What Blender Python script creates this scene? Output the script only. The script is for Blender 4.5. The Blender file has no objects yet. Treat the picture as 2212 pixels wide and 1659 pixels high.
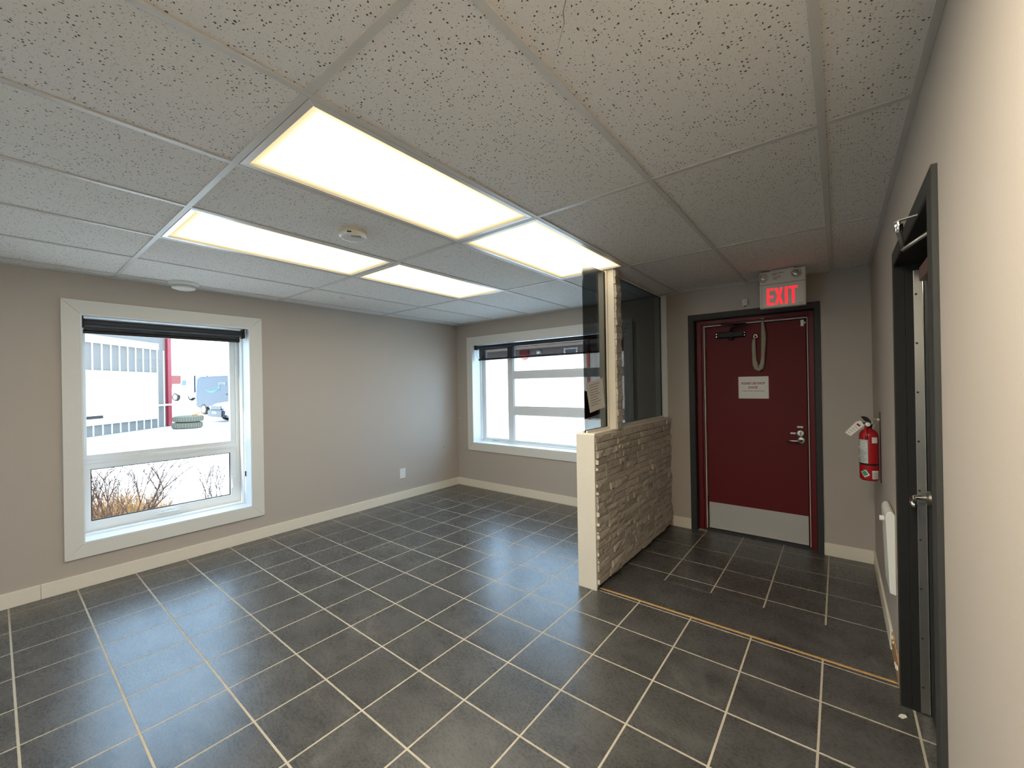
import bpy, bmesh, math, random
from mathutils import Vector, Matrix

random.seed(7)
scene = bpy.context.scene
COL = scene.collection

# ------------------------------------------------------------------ camera
FPX = 888.86
YAW, PITCH, ROLL = -0.6701, 0.0013, -0.0172
cam_data = bpy.data.cameras.new('camera')
cam_data.sensor_fit = 'HORIZONTAL'
cam_data.sensor_width = 36.0
cam_data.lens = FPX / 2212.0 * 36.0
cam_data.clip_start = 0.02
cam_data.clip_end = 600
cam = bpy.data.objects.new('camera', cam_data)
COL.objects.link(cam)
fw = Vector((math.sin(YAW) * math.cos(PITCH), math.cos(YAW) * math.cos(PITCH), math.sin(PITCH)))
r0 = Vector((math.cos(YAW), -math.sin(YAW), 0))
u0 = r0.cross(fw)
rr = r0 * math.cos(ROLL) + u0 * math.sin(ROLL)
uu = -r0 * math.sin(ROLL) + u0 * math.cos(ROLL)
cam.matrix_world = Matrix(((rr.x, uu.x, -fw.x, 1.2516), (rr.y, uu.y, -fw.y, -0.6005),
                           (rr.z, uu.z, -fw.z, 1.4746), (0, 0, 0, 1)))
scene.camera = cam

# ------------------------------------------------------------------ world, sun, exposure
SKY_STRENGTH = 6.0
LAMP_STRENGTH = 8.0
world = bpy.data.worlds.new('world')
scene.world = world
world.use_nodes = True
wn = world.node_tree
bg = wn.nodes['Background']
bg.inputs['Color'].default_value = (0.47, 0.71, 1.0, 1)
bg.inputs['Strength'].default_value = SKY_STRENGTH

sun_data = bpy.data.lights.new('sun', 'SUN')
sun_data.energy = 15.0
sun_data.angle = 0.01
sun_data.color = (1.0, 0.93, 0.82)
sun = bpy.data.objects.new('sun', sun_data)
COL.objects.link(sun)
sun.location = (-2, -10, 12)
sun.rotation_euler = Vector((0.15, 1.0, -0.75)).to_track_quat('-Z', 'Y').to_euler()

YR_W = -3.95
def portal(name, loc, direction, sx, sy):
    d = bpy.data.lights.new(name, 'AREA')
    d.shape = 'RECTANGLE'
    d.size = sx
    d.size_y = sy
    d.cycles.is_portal = True
    o = bpy.data.objects.new(name, d)
    o.location = loc
    o.rotation_euler = Vector(direction).to_track_quat('-Z', 'Z').to_euler()
    COL.objects.link(o)

portal('window_portal', (-3.60, 0.3835, 1.2), (1, 0, 0), 1.2, 1.8)
portal('window_portal', (-1.05, YR_W, 1.33), (0, 1, 0), 1.4, 1.5)  # sky sampling for the added rear window
portal('window_portal', (-1.7435, 4.10, 1.35), (0, -1, 0), 2.4, 1.5)

vs = scene.view_settings
vs.view_transform = 'Standard'
vs.look = 'None'
vs.gamma = 1.0
vs.use_curve_mapping = False
vs.exposure = 0.22
scene.cycles.use_denoising = True
scene.cycles.max_bounces = 14
scene.cycles.diffuse_bounces = 10
scene.cycles.transparent_max_bounces = 16
scene.cycles.sample_clamp_indirect = 8.0
scene.cycles.caustics_reflective = False
scene.cycles.caustics_refractive = False

# ------------------------------------------------------------------ room dimensions
XL, XR, YB, YR, ZC = -3.229, 1.4655, 3.732, -3.70, 2.372
GZ = -0.15          # ground level outside

# ------------------------------------------------------------------ materials
MATS = {}

def new_mat(name):
    m = bpy.data.materials.new(name)
    m.use_nodes = True
    nt = m.node_tree
    b = nt.nodes['Principled BSDF']
    MATS[name] = m
    return m, nt, b

def N(nt, kind, **kw):
    n = nt.nodes.new(kind)
    for k, v in kw.items():
        setattr(n, k, v)
    return n

def simple(name, col, rough=0.5, metal=0.0, spec=0.5, var=0.0, scale=30.0, bump=0.0, emit=None, estr=0.0):
    """plain surface with slight grain in colour and relief"""
    m, nt, b = new_mat(name)
    b.inputs['Roughness'].default_value = rough
    b.inputs['Metallic'].default_value = metal
    b.inputs['Specular IOR Level'].default_value = spec
    b.inputs['Base Color'].default_value = (*col, 1)
    if var or bump:
        tc = N(nt, 'ShaderNodeTexCoord')
        nz = N(nt, 'ShaderNodeTexNoise')
        nz.inputs['Scale'].default_value = scale
        nz.inputs['Detail'].default_value = 5
        nt.links.new(tc.outputs['Object'], nz.inputs['Vector'])
        if var:
            mx = N(nt, 'ShaderNodeMix', data_type='RGBA')
            mx.inputs[6].default_value = (*[max(0, c * (1 - var)) for c in col], 1)
            mx.inputs[7].default_value = (*[min(1, c * (1 + var)) for c in col], 1)
            nt.links.new(nz.outputs['Fac'], mx.inputs[0])
            nt.links.new(mx.outputs[2], b.inputs['Base Color'])
        if bump:
            bp = N(nt, 'ShaderNodeBump')
            bp.inputs['Strength'].default_value = bump
            bp.inputs['Distance'].default_value = 0.002
            nt.links.new(nz.outputs['Fac'], bp.inputs['Height'])
            nt.links.new(bp.outputs['Normal'], b.inputs['Normal'])
    if emit:
        b.inputs['Emission Color'].default_value = (*emit, 1)
        b.inputs['Emission Strength'].default_value = estr
    return m

simple('wall_paint', (0.47, 0.42, 0.365), 0.62, var=0.03, scale=220, bump=0.12)
simple('white_trim', (0.74, 0.73, 0.68), 0.45, var=0.03, scale=90)
simple('vinyl', (0.80, 0.82, 0.82), 0.32, var=0.02, scale=40)
simple('cream_trim', (0.80, 0.74, 0.62), 0.5, var=0.04, scale=60, bump=0.1)
simple('tee_metal', (0.62, 0.61, 0.58), 0.42, var=0.03, scale=60)
simple('light_frame', (0.72, 0.69, 0.66), 0.35, metal=0.35)
simple('grout', (0.47, 0.42, 0.33), 0.85, var=0.22, scale=25, bump=0.3)
simple('strip_wood', (0.50, 0.30, 0.10), 0.5, var=0.2, scale=40)
simple('black_metal', (0.010, 0.010, 0.010), 0.5, spec=0.25)
simple('blind_dark', (0.022, 0.026, 0.03), 0.5, var=0.15, scale=200)
simple('blind_bar', (0.016, 0.010, 0.009), 0.28)
simple('door_red', (0.125, 0.012, 0.012), 0.55, spec=0.22, var=0.08, scale=9)
simple('frame_red', (0.135, 0.010, 0.011), 0.45, spec=0.3, var=0.1, scale=12)
simple('frame_dark', (0.040, 0.041, 0.038), 0.55, spec=0.3, var=0.15, scale=20)
simple('door_black', (0.022, 0.021, 0.020), 0.6, spec=0.2, var=0.1, scale=15)
simple('steel', (0.50, 0.48, 0.43), 0.36, metal=1.0, var=0.05, scale=80)
simple('kick_steel', (0.50, 0.49, 0.46), 0.55, metal=0.0, var=0.04, scale=160)
simple('weather_strip', (0.55, 0.52, 0.46), 0.5)
simple('chrome', (0.80, 0.79, 0.74), 0.12, metal=1.0)
simple('paper', (0.80, 0.78, 0.72), 0.8, var=0.03, scale=40)
simple('paper_back_shade', (0.30, 0.27, 0.25), 0.8, var=0.1, scale=30)  # paper colour darkened to stand for the sheet's shaded back
simple('ink_red', (0.30, 0.02, 0.02), 0.8)
simple('ink_dark', (0.05, 0.05, 0.05), 0.8)
simple('plastic_white', (0.76, 0.76, 0.72), 0.4)
simple('plastic_cream', (0.72, 0.62, 0.44), 0.45)
simple('slot_black', (0.01, 0.01, 0.01), 0.7)
simple('exit_letter', (0.8, 0.02, 0.02), 0.5, emit=(1.0, 0.02, 0.035), estr=1.0)
simple('exit_body', (0.62, 0.60, 0.54), 0.5, var=0.03, scale=60)
simple('lamp_glass', (0.65, 0.65, 0.62), 0.1, metal=0.6)
simple('strap_cloth', (0.36, 0.34, 0.25), 0.9, var=0.25, scale=60, bump=0.8)
simple('ext_red', (0.40, 0.010, 0.014), 0.25)
simple('ext_label', (0.50, 0.55, 0.52), 0.5, var=0.15, scale=120)
simple('ext_green', (0.02, 0.30, 0.14), 0.5)
simple('brass', (0.55, 0.42, 0.16), 0.35, metal=0.8)
simple('torn_board', (0.42, 0.25, 0.11), 0.95, var=0.5, scale=45, bump=1.0)
simple('plaster_chip', (0.82, 0.78, 0.68), 0.9, var=0.1, scale=60, bump=0.5)
simple('snow', (0.74, 0.72, 0.68), 0.85, var=0.03, scale=0.6, bump=0.0)
simple('siding', (0.150, 0.128, 0.108), 0.55, var=0.05, scale=3)
simple('siding_rib', (0.75, 0.73, 0.71), 0.5)
simple('sign_board_white', (0.85, 0.86, 0.88), 0.5)
simple('post_red', (0.2475, 0.0135, 0.0203), 0.45)
simple('rubber', (0.02, 0.019, 0.017), 0.85, var=0.3, scale=30, bump=0.6)
simple('tire_dusty', (0.16, 0.13, 0.085), 0.9, var=0.3, scale=25, bump=0.6)
simple('rope_orange', (0.55, 0.24, 0.05), 0.8)
simple('van_blue', (0.020, 0.026, 0.036), 0.35, var=0.08, scale=3)
simple('logo_blue', (0.010, 0.095, 0.19), 0.4)
simple('logo_white', (0.16, 0.17, 0.19), 0.4)
simple('car_glass', (0.05, 0.07, 0.09), 0.08)
simple('car_black', (0.004, 0.005, 0.007), 0.3)
simple('car_white', (0.75, 0.77, 0.8), 0.4)
simple('truck_white', (0.72, 0.72, 0.72), 0.4)
simple('trailer_red', (0.20, 0.045, 0.035), 0.5)
simple('house_wall', (0.27, 0.235, 0.215), 0.8, var=0.08, scale=2)
simple('house_red', (0.2250, 0.0250, 0.0200), 0.6)
simple('bark', (0.085, 0.045, 0.032), 0.85, var=0.3, scale=60)
simple('shrub_leaf', (0.095, 0.055, 0.04), 0.8, var=0.3, scale=20)
simple('dry_grass', (0.42, 0.26, 0.11), 0.85, var=0.3, scale=20)
simple('house_pane', (0.16, 0.17, 0.18), 0.3)
simple('outer_wall', (0.35, 0.34, 0.33), 0.8)

def ceiling_panel_material():
    m, nt, b = new_mat('ceiling_panel')
    b.inputs['Roughness'].default_value = 0.9
    b.inputs['Specular IOR Level'].default_value = 0.15
    tc = N(nt, 'ShaderNodeTexCoord')
    info = N(nt, 'ShaderNodeObjectInfo')
    off = N(nt, 'ShaderNodeVectorMath', operation='ADD')
    sc = N(nt, 'ShaderNodeVectorMath', operation='SCALE')
    comb = N(nt, 'ShaderNodeCombineXYZ')
    nt.links.new(info.outputs['Random'], comb.inputs[0])
    nt.links.new(info.outputs['Random'], comb.inputs[1])
    nt.links.new(comb.outputs[0], sc.inputs[0])
    sc.inputs['Scale'].default_value = 37.0
    nt.links.new(tc.outputs['Object'], off.inputs[0])
    nt.links.new(sc.outputs[0], off.inputs[1])
    # wobble so the pinholes are ragged
    wob = N(nt, 'ShaderNodeTexNoise')
    wob.inputs['Scale'].default_value = 160
    wob.inputs['Detail'].default_value = 2
    nt.links.new(off.outputs[0], wob.inputs['Vector'])
    wsub = N(nt, 'ShaderNodeVectorMath', operation='SUBTRACT')
    wsub.inputs[1].default_value = (0.5, 0.5, 0.5)
    nt.links.new(wob.outputs['Color'], wsub.inputs[0])
    wsc = N(nt, 'ShaderNodeVectorMath', operation='SCALE')
    wsc.inputs['Scale'].default_value = 0.008
    nt.links.new(wsub.outputs[0], wsc.inputs[0])
    wadd = N(nt, 'ShaderNodeVectorMath', operation='ADD')
    nt.links.new(off.outputs[0], wadd.inputs[0])
    nt.links.new(wsc.outputs[0], wadd.inputs[1])
    masks = []
    for scale, thr, keep in ((95.0, 0.28, 0.36), (210.0, 0.28, 0.30)):
        v = N(nt, 'ShaderNodeTexVoronoi', voronoi_dimensions='2D')
        v.inputs['Scale'].default_value = scale
        nt.links.new(wadd.outputs[0], v.inputs['Vector'])
        sep = N(nt, 'ShaderNodeSeparateColor')
        nt.links.new(v.outputs['Color'], sep.inputs[0])
        # hole radius differs from cell to cell; most cells have none
        mr = N(nt, 'ShaderNodeMapRange')
        mr.inputs['From Min'].default_value = 1.0 - keep
        mr.inputs['From Max'].default_value = 1.0
        mr.inputs['To Min'].default_value = 0.0
        mr.inputs['To Max'].default_value = thr
        nt.links.new(sep.outputs[0], mr.inputs['Value'])
        lt = N(nt, 'ShaderNodeMath', operation='LESS_THAN')
        nt.links.new(v.outputs['Distance'], lt.inputs[0])
        nt.links.new(mr.outputs[0], lt.inputs[1])
        masks.append(lt)
    mxm = N(nt, 'ShaderNodeMath', operation='MULTIPLY_ADD')
    mxm.inputs[1].default_value = 0.55
    nt.links.new(masks[1].outputs[0], mxm.inputs[0])
    nt.links.new(masks[0].outputs[0], mxm.inputs[2])
    cl = N(nt, 'ShaderNodeClamp')
    nt.links.new(mxm.outputs[0], cl.inputs[0])
    mix = N(nt, 'ShaderNodeMix', data_type='RGBA')
    mix.inputs[6].default_value = (0.82, 0.80, 0.765, 1)
    mix.inputs[7].default_value = (0.10, 0.095, 0.085, 1)
    nt.links.new(cl.outputs[0], mix.inputs[0])
    nt.links.new(mix.outputs[2], b.inputs['Base Color'])
    bp = N(nt, 'ShaderNodeBump')
    bp.invert = True
    bp.inputs['Strength'].default_value = 0.5
    bp.inputs['Distance'].default_value = 0.003
    nt.links.new(cl.outputs[0], bp.inputs['Height'])
    nt.links.new(bp.outputs['Normal'], b.inputs['Normal'])
ceiling_panel_material()

def floor_tile_material():
    """slate look: soft clouds, fine grain, sparse pale flecks; dried smears lie over the whole floor"""
    m, nt, b = new_mat('floor_tile')
    tc = N(nt, 'ShaderNodeTexCoord')
    geo = N(nt, 'ShaderNodeNewGeometry')
    info = N(nt, 'ShaderNodeObjectInfo')
    comb = N(nt, 'ShaderNodeCombineXYZ')
    nt.links.new(info.outputs['Random'], comb.inputs[0])
    nt.links.new(info.outputs['Random'], comb.inputs[2])
    sc = N(nt, 'ShaderNodeVectorMath', operation='SCALE')
    sc.inputs['Scale'].default_value = 41.0
    nt.links.new(comb.outputs[0], sc.inputs[0])
    add = N(nt, 'ShaderNodeVectorMath', operation='ADD')
    nt.links.new(tc.outputs['Object'], add.inputs[0])
    nt.links.new(sc.outputs[0], add.inputs[1])
    mp = N(nt, 'ShaderNodeMapping')
    mp.inputs['Scale'].default_value = (0.6, 1.0, 1.0)
    mp.inputs['Rotation'].default_value = (0, 0, 0.35)
    nt.links.new(add.outputs[0], mp.inputs['Vector'])

    def noise(scale, detail, rough, src, lo, hi):
        n = N(nt, 'ShaderNodeTexNoise')
        n.inputs['Scale'].default_value = scale
        n.inputs['Detail'].default_value = detail
        n.inputs['Roughness'].default_value = rough
        nt.links.new(src, n.inputs['Vector'])
        r = N(nt, 'ShaderNodeMapRange')
        r.inputs['From Min'].default_value = lo
        r.inputs['From Max'].default_value = hi
        nt.links.new(n.outputs['Fac'], r.inputs['Value'])
        return n, r

    def mixc(fac, a, c):
        mx = N(nt, 'ShaderNodeMix', data_type='RGBA')
        nt.links.new(fac, mx.inputs[0])
        for sock, v in ((6, a), (7, c)):
            if isinstance(v, tuple):
                mx.inputs[sock].default_value = (*v, 1)
            else:
                nt.links.new(v, mx.inputs[sock])
        return mx.outputs[2]

    def scaled(val, k):
        ml = N(nt, 'ShaderNodeMath', operation='MULTIPLY')
        nt.links.new(val, ml.inputs[0])
        if isinstance(k, float):
            ml.inputs[1].default_value = k
        else:
            nt.links.new(k, ml.inputs[1])
        return ml.outputs[0]

    n1, cloud = noise(9, 8, 0.68, mp.outputs[0], 0.32, 0.68)
    n2, grain = noise(105, 6, 0.8, mp.outputs[0], 0.25, 0.75)
    n3, fleck = noise(30, 7, 0.75, mp.outputs[0], 0.56, 0.78)
    n4, dark = noise(13, 6, 0.7, mp.outputs[0], 0.58, 0.74)
    n7, clump = noise(6, 3, 0.6, geo.outputs['Position'], 0.42, 0.66)
    col = mixc(cloud.outputs[0], (0.033, 0.0325, 0.030), (0.092, 0.090, 0.085))
    col = mixc(scaled(grain.outputs[0], 0.34), col, (0.105, 0.103, 0.097))
    col = mixc(scaled(dark.outputs[0], 0.7), col, (0.026, 0.025, 0.022))
    col = mixc(scaled(scaled(fleck.outputs[0], clump.outputs[0]), 0.6), col, (0.17, 0.167, 0.158))
    n5, smear = noise(2.1, 7, 0.62, geo.outputs['Position'], 0.565, 0.72)
    n6, streak = noise(22, 6, 0.65, geo.outputs['Position'], 0.42, 0.72)
    col = mixc(scaled(scaled(smear.outputs[0], streak.outputs[0]), 0.8), col, (0.27, 0.26, 0.245))
    nt.links.new(col, b.inputs['Base Color'])
    mrr = N(nt, 'ShaderNodeMapRange')
    mrr.inputs['From Min'].default_value = 0.3
    mrr.inputs['From Max'].default_value = 0.7
    mrr.inputs['To Min'].default_value = 0.225
    mrr.inputs['To Max'].default_value = 0.335
    nt.links.new(n2.outputs['Fac'], mrr.inputs['Value'])
    nt.links.new(mrr.outputs[0], b.inputs['Roughness'])
    b.inputs['Specular IOR Level'].default_value = 0.62
    bp = N(nt, 'ShaderNodeBump')
    bp.inputs['Strength'].default_value = 0.07
    bp.inputs['Distance'].default_value = 0.002
    nt.links.new(n2.outputs['Fac'], bp.inputs['Height'])
    nt.links.new(bp.outputs['Normal'], b.inputs['Normal'])
floor_tile_material()

def stone_material():
    m, nt, b = new_mat('ledge_stone')
    b.inputs['Roughness'].default_value = 0.85
    b.inputs['Specular IOR Level'].default_value = 0.2
    tc = N(nt, 'ShaderNodeTexCoord')
    geo = N(nt, 'ShaderNodeNewGeometry')
    info = N(nt, 'ShaderNodeObjectInfo')
    nz = N(nt, 'ShaderNodeTexNoise')
    nz.inputs['Scale'].default_value = 38
    nz.inputs['Detail'].default_value = 7
    nt.links.new(geo.outputs['Position'], nz.inputs['Vector'])
    ramp = N(nt, 'ShaderNodeValToRGB')
    e = ramp.color_ramp.elements
    e[0].position = 0.3
    e[0].color = (0.42, 0.375, 0.31, 1)
    e[1].position = 0.8
    e[1].color = (0.66, 0.60, 0.51, 1)
    nt.links.new(nz.outputs['Fac'], ramp.inputs[0])
    hsv = N(nt, 'ShaderNodeHueSaturation')
    mr = N(nt, 'ShaderNodeMapRange')
    mr.inputs['To Min'].default_value = 0.86
    mr.inputs['To Max'].default_value = 1.14
    nt.links.new(info.outputs['Random'], mr.inputs['Value'])
    nt.links.new(mr.outputs[0], hsv.inputs['Value'])
    nt.links.new(ramp.outputs[0], hsv.inputs['Color'])
    nt.links.new(hsv.outputs[0], b.inputs['Base Color'])
    bp = N(nt, 'ShaderNodeBump')
    bp.inputs['Strength'].default_value = 0.7
    bp.inputs['Distance'].default_value = 0.006
    nt.links.new(nz.outputs['Fac'], bp.inputs['Height'])
    nt.links.new(bp.outputs['Normal'], b.inputs['Normal'])
stone_material()

def glass_material(name, tint, gloss_rough=0.0, mirror=1.0):
    m = bpy.data.materials.new(name)
    m.use_nodes = True
    nt = m.node_tree
    nt.nodes.clear()
    out = N(nt, 'ShaderNodeOutputMaterial')
    tr = N(nt, 'ShaderNodeBsdfTransparent')
    tr.inputs['Color'].default_value = (*tint, 1)
    gl = N(nt, 'ShaderNodeBsdfGlossy')
    gl.inputs['Roughness'].default_value = gloss_rough
    # Schlick reflectance, the same from both sides of the sheet
    geo = N(nt, 'ShaderNodeNewGeometry')
    dot = N(nt, 'ShaderNodeVectorMath', operation='DOT_PRODUCT')
    nt.links.new(geo.outputs['Incoming'], dot.inputs[0])
    nt.links.new(geo.outputs['Normal'], dot.inputs[1])
    ab = N(nt, 'ShaderNodeMath', operation='ABSOLUTE')
    nt.links.new(dot.outputs['Value'], ab.inputs[0])
    om = N(nt, 'ShaderNodeMath', operation='SUBTRACT')
    om.inputs[0].default_value = 1.0
    nt.links.new(ab.outputs[0], om.inputs[1])
    pw = N(nt, 'ShaderNodeMath', operation='POWER')
    pw.inputs[1].default_value = 5.0
    nt.links.new(om.outputs[0], pw.inputs[0])
    fr = N(nt, 'ShaderNodeMath', operation='MULTIPLY_ADD')
    fr.inputs[1].default_value = 0.96
    fr.inputs[2].default_value = 0.04
    nt.links.new(pw.outputs[0], fr.inputs[0])
    mul = N(nt, 'ShaderNodeMath', operation='MULTIPLY')
    mul.inputs[1].default_value = mirror
    nt.links.new(fr.outputs[0], mul.inputs[0])
    mx = N(nt, 'ShaderNodeMixShader')
    nt.links.new(mul.outputs[0], mx.inputs[0])
    nt.links.new(tr.outputs[0], mx.inputs[1])
    nt.links.new(gl.outputs[0], mx.inputs[2])
    nt.links.new(mx.outputs[0], out.inputs[0])
    MATS[name] = m
glass_material('window_glass', (0.96, 0.98, 0.98))
glass_material('tinted_glass', (0.33, 0.345, 0.345), mirror=0.6)     # two faces: about a fifth gets through

def screen_fabric_material():
    """sun-screen blind cloth: dark threads with open weave that lets about a tenth through"""
    m = bpy.data.materials.new('screen_fabric')
    m.use_nodes = True
    nt = m.node_tree
    nt.nodes.clear()
    out = N(nt, 'ShaderNodeOutputMaterial')
    tr = N(nt, 'ShaderNodeBsdfTransparent')
    tr.inputs['Color'].default_value = (0.95, 0.93, 0.92, 1)
    df = N(nt, 'ShaderNodeBsdfDiffuse')
    df.inputs['Color'].default_value = (0.02, 0.018, 0.018, 1)
    mx = N(nt, 'ShaderNodeMixShader')
    mx.inputs[0].default_value = 0.66
    nt.links.new(tr.outputs[0], mx.inputs[1])
    nt.links.new(df.outputs[0], mx.inputs[2])
    nt.links.new(mx.outputs[0], out.inputs[0])
    MATS['screen_fabric'] = m
screen_fabric_material()

def diffuser_material(name, strength):
    """lit prismatic panel: tubes run along its length, aged plastic glows yellower and weaker at the rim"""
    m = bpy.data.materials.new(name)
    m.use_nodes = True
    nt = m.node_tree
    nt.nodes.clear()
    out = N(nt, 'ShaderNodeOutputMaterial')
    tc = N(nt, 'ShaderNodeTexCoord')
    sep = N(nt, 'ShaderNodeSeparateXYZ')
    nt.links.new(tc.outputs['Object'], sep.inputs[0])
    dist = []
    for ax, half in ((0, 0.262), (1, 0.566)):
        ab = N(nt, 'ShaderNodeMath', operation='ABSOLUTE')
        nt.links.new(sep.outputs[ax], ab.inputs[0])
        sb = N(nt, 'ShaderNodeMath', operation='SUBTRACT')
        sb.inputs[0].default_value = half
        nt.links.new(ab.outputs[0], sb.inputs[1])
        dist.append(sb)
    mn = N(nt, 'ShaderNodeMath', operation='MINIMUM')
    nt.links.new(dist[0].outputs[0], mn.inputs[0])
    nt.links.new(dist[1].outputs[0], mn.inputs[1])
    mr = N(nt, 'ShaderNodeMapRange', interpolation_type='SMOOTHSTEP')
    mr.inputs['From Min'].default_value = 0.0
    mr.inputs['From Max'].default_value = 0.15
    nt.links.new(mn.outputs[0], mr.inputs['Value'])
    mix = N(nt, 'ShaderNodeMix', data_type='RGBA')
    mix.inputs[6].default_value = (0.105, 0.085, 0.045, 1)
    mix.inputs[7].default_value = (1.0, 0.90, 0.735, 1)
    nt.links.new(mr.outputs[0], mix.inputs[0])
    em = N(nt, 'ShaderNodeEmission')
    nt.links.new(mix.outputs[2], em.inputs['Color'])
    em.inputs['Strength'].default_value = strength
    nt.links.new(em.outputs[0], out.inputs[0])
    MATS[name] = m
diffuser_material('diffuser', LAMP_STRENGTH)
diffuser_material('diffuser_added_boost', LAMP_STRENGTH * 7.0)  # for the unseen added panel, boosted to light the right side

# ------------------------------------------------------------------ geometry helpers
def to_world(axis, a, b, d):
    if axis == 'x':
        return Vector((d, a, b))
    if axis == 'y':
        return Vector((a, d, b))
    return Vector((a, b, d))

def box(bm, x0, y0, z0, x1, y1, z1):
    vs_ = [bm.verts.new(p) for p in ((x0, y0, z0), (x1, y0, z0), (x1, y1, z0), (x0, y1, z0),
                                     (x0, y0, z1), (x1, y0, z1), (x1, y1, z1), (x0, y1, z1))]
    for f in ((0, 3, 2, 1), (4, 5, 6, 7), (0, 1, 5, 4), (1, 2, 6, 5), (2, 3, 7, 6), (3, 0, 4, 7)):
        bm.faces.new([vs_[i] for i in f])
    return bm

def prism(bm, axis, pts, d0, d1):
    a = [bm.verts.new(to_world(axis, p[0], p[1], d0)) for p in pts]
    b = [bm.verts.new(to_world(axis, p[0], p[1], d1)) for p in pts]
    n = len(pts)
    bm.faces.new(a)
    bm.faces.new(list(reversed(b)))
    for i in range(n):
        bm.faces.new([a[i], a[(i + 1) % n], b[(i + 1) % n], b[i]])
    return bm

def tube(bm, pts, rad, seg=10, cap=True, scale_b=None):
    """swept round tube; rad may be a list"""
    pts = [Vector(p) for p in pts]
    n = len(pts)
    rads = rad if isinstance(rad, (list, tuple)) else [rad] * n
    rings = []
    prev = None
    for i, p in enumerate(pts):
        t = (pts[min(i + 1, n - 1)] - pts[max(i - 1, 0)])
        if t.length < 1e-9:
            t = Vector((0, 0, 1))
        t.normalize()
        if prev is None:
            a = t.orthogonal().normalized()
        else:
            a = prev - t * prev.dot(t)
            if a.length < 1e-6:
                a = t.orthogonal()
            a.normalize()
        prev = a
        bvec = t.cross(a)
        ring = []
        for k in range(seg):
            th = 2 * math.pi * k / seg
            ring.append(bm.verts.new(p + (a * math.cos(th) + bvec * math.sin(th)) * rads[i]))
        rings.append(ring)
    for i in range(n - 1):
        for k in range(seg):
            bm.faces.new([rings[i][k], rings[i][(k + 1) % seg], rings[i + 1][(k + 1) % seg], rings[i + 1][k]])
    if cap:
        bm.faces.new(list(reversed(rings[0])))
        bm.faces.new(rings[-1])
    return bm

def lathe(bm, prof, center, axis='z', seg=32):
    """prof: list of (radius, height); closed with caps when radius > 0"""
    c = Vector(center)
    rings = []
    for r_, h_ in prof:
        ring = []
        for k in range(seg):
            th = 2 * math.pi * k / seg
            p, q = r_ * math.cos(th), r_ * math.sin(th)
            if axis == 'z':
                v = Vector((p, q, h_))
            elif axis == 'y':
                v = Vector((p, h_, q))
            else:
                v = Vector((h_, p, q))
            ring.append(bm.verts.new(c + v))
        rings.append(ring)
    for i in range(len(rings) - 1):
        for k in range(seg):
            bm.faces.new([rings[i][k], rings[i][(k + 1) % seg], rings[i + 1][(k + 1) % seg], rings[i + 1][k]])
    bm.faces.new(list(reversed(rings[0])))
    bm.faces.new(rings[-1])
    return bm

def ring_frame(bm, axis, outer, inner, d0, d1):
    """picture-frame ring, outer/inner = (a0,b0,a1,b1)"""
    O = [(outer[0], outer[1]), (outer[2], outer[1]), (outer[2], outer[3]), (outer[0], outer[3])]
    I = [(inner[0], inner[1]), (inner[2], inner[1]), (inner[2], inner[3]), (inner[0], inner[3])]
    vo0 = [bm.verts.new(to_world(axis, *p, d0)) for p in O]
    vi0 = [bm.verts.new(to_world(axis, *p, d0)) for p in I]
    vo1 = [bm.verts.new(to_world(axis, *p, d1)) for p in O]
    vi1 = [bm.verts.new(to_world(axis, *p, d1)) for p in I]
    for i in range(4):
        j = (i + 1) % 4
        bm.faces.new([vo0[i], vo0[j], vi0[j], vi0[i]])
        bm.faces.new([vo1[j], vo1[i], vi1[i], vi1[j]])
        bm.faces.new([vo0[j], vo0[i], vo1[i], vo1[j]])
        bm.faces.new([vi0[i], vi0[j], vi1[j], vi1[i]])
    return bm

WORLD_LOC = {}

def obj(name, bm, mat, parent=None, bevel=0.0, smooth=False, seg=1, kind=None, label=None):
    """link ONE mesh object; its origin sits at the centre of its shape"""
    bmesh.ops.recalc_face_normals(bm, faces=bm.faces[:])
    if bevel:
        bmesh.ops.bevel(bm, geom=bm.edges[:], offset=bevel, offset_type='OFFSET', segments=seg,
                        profile=0.5, affect='EDGES', clamp_overlap=True)
    lo = Vector((min(v.co[i] for v in bm.verts) for i in range(3)))
    hi = Vector((max(v.co[i] for v in bm.verts) for i in range(3)))
    c = (lo + hi) / 2
    if not parent:
        c.z = lo.z
    for v in bm.verts:
        v.co -= c
    me = bpy.data.meshes.new(name)
    bm.to_mesh(me)
    bm.free()
    if smooth:
        for p in me.polygons:
            p.use_smooth = True
        if smooth == 'auto':
            me.set_sharp_from_angle(angle=math.radians(40))
    if mat:
        me.materials.append(MATS[mat])
    o = bpy.data.objects.new(name, me)
    COL.objects.link(o)
    place(o, c, parent)
    if kind:
        o['kind'] = kind
    if label:
        o['label'] = label
    return o

def place(o, loc, parent=None):
    loc = Vector(loc)
    if parent:
        o.parent = parent
        o.location = loc - WORLD_LOC[parent.name]
    else:
        o.location = loc
    WORLD_LOC[o.name] = loc

def share(name, mesh, loc, parent=None, scale=None):
    o = bpy.data.objects.new(name, mesh)
    COL.objects.link(o)
    place(o, loc, parent)
    if scale:
        o.scale = scale
    return o

def tag(o, label, cat, group=None, kind=None):
    o['label'] = label
    o['category'] = cat
    if group:
        o['group'] = group
    if kind:
        o['kind'] = kind
    return o

def thing(name, loc, label, cat, group=None, kind=None):
    o = bpy.data.objects.new(name, None)
    o.empty_display_size = 0.1
    COL.objects.link(o)
    place(o, loc)
    return tag(o, label, cat, group, kind)

def B():
    return bmesh.new()

def boxo(name, x0, y0, z0, x1, y1, z1, mat, parent=None, bevel=0.0, **kw):
    return obj(name, box(B(), x0, y0, z0, x1, y1, z1), mat, parent, bevel, **kw)

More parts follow.
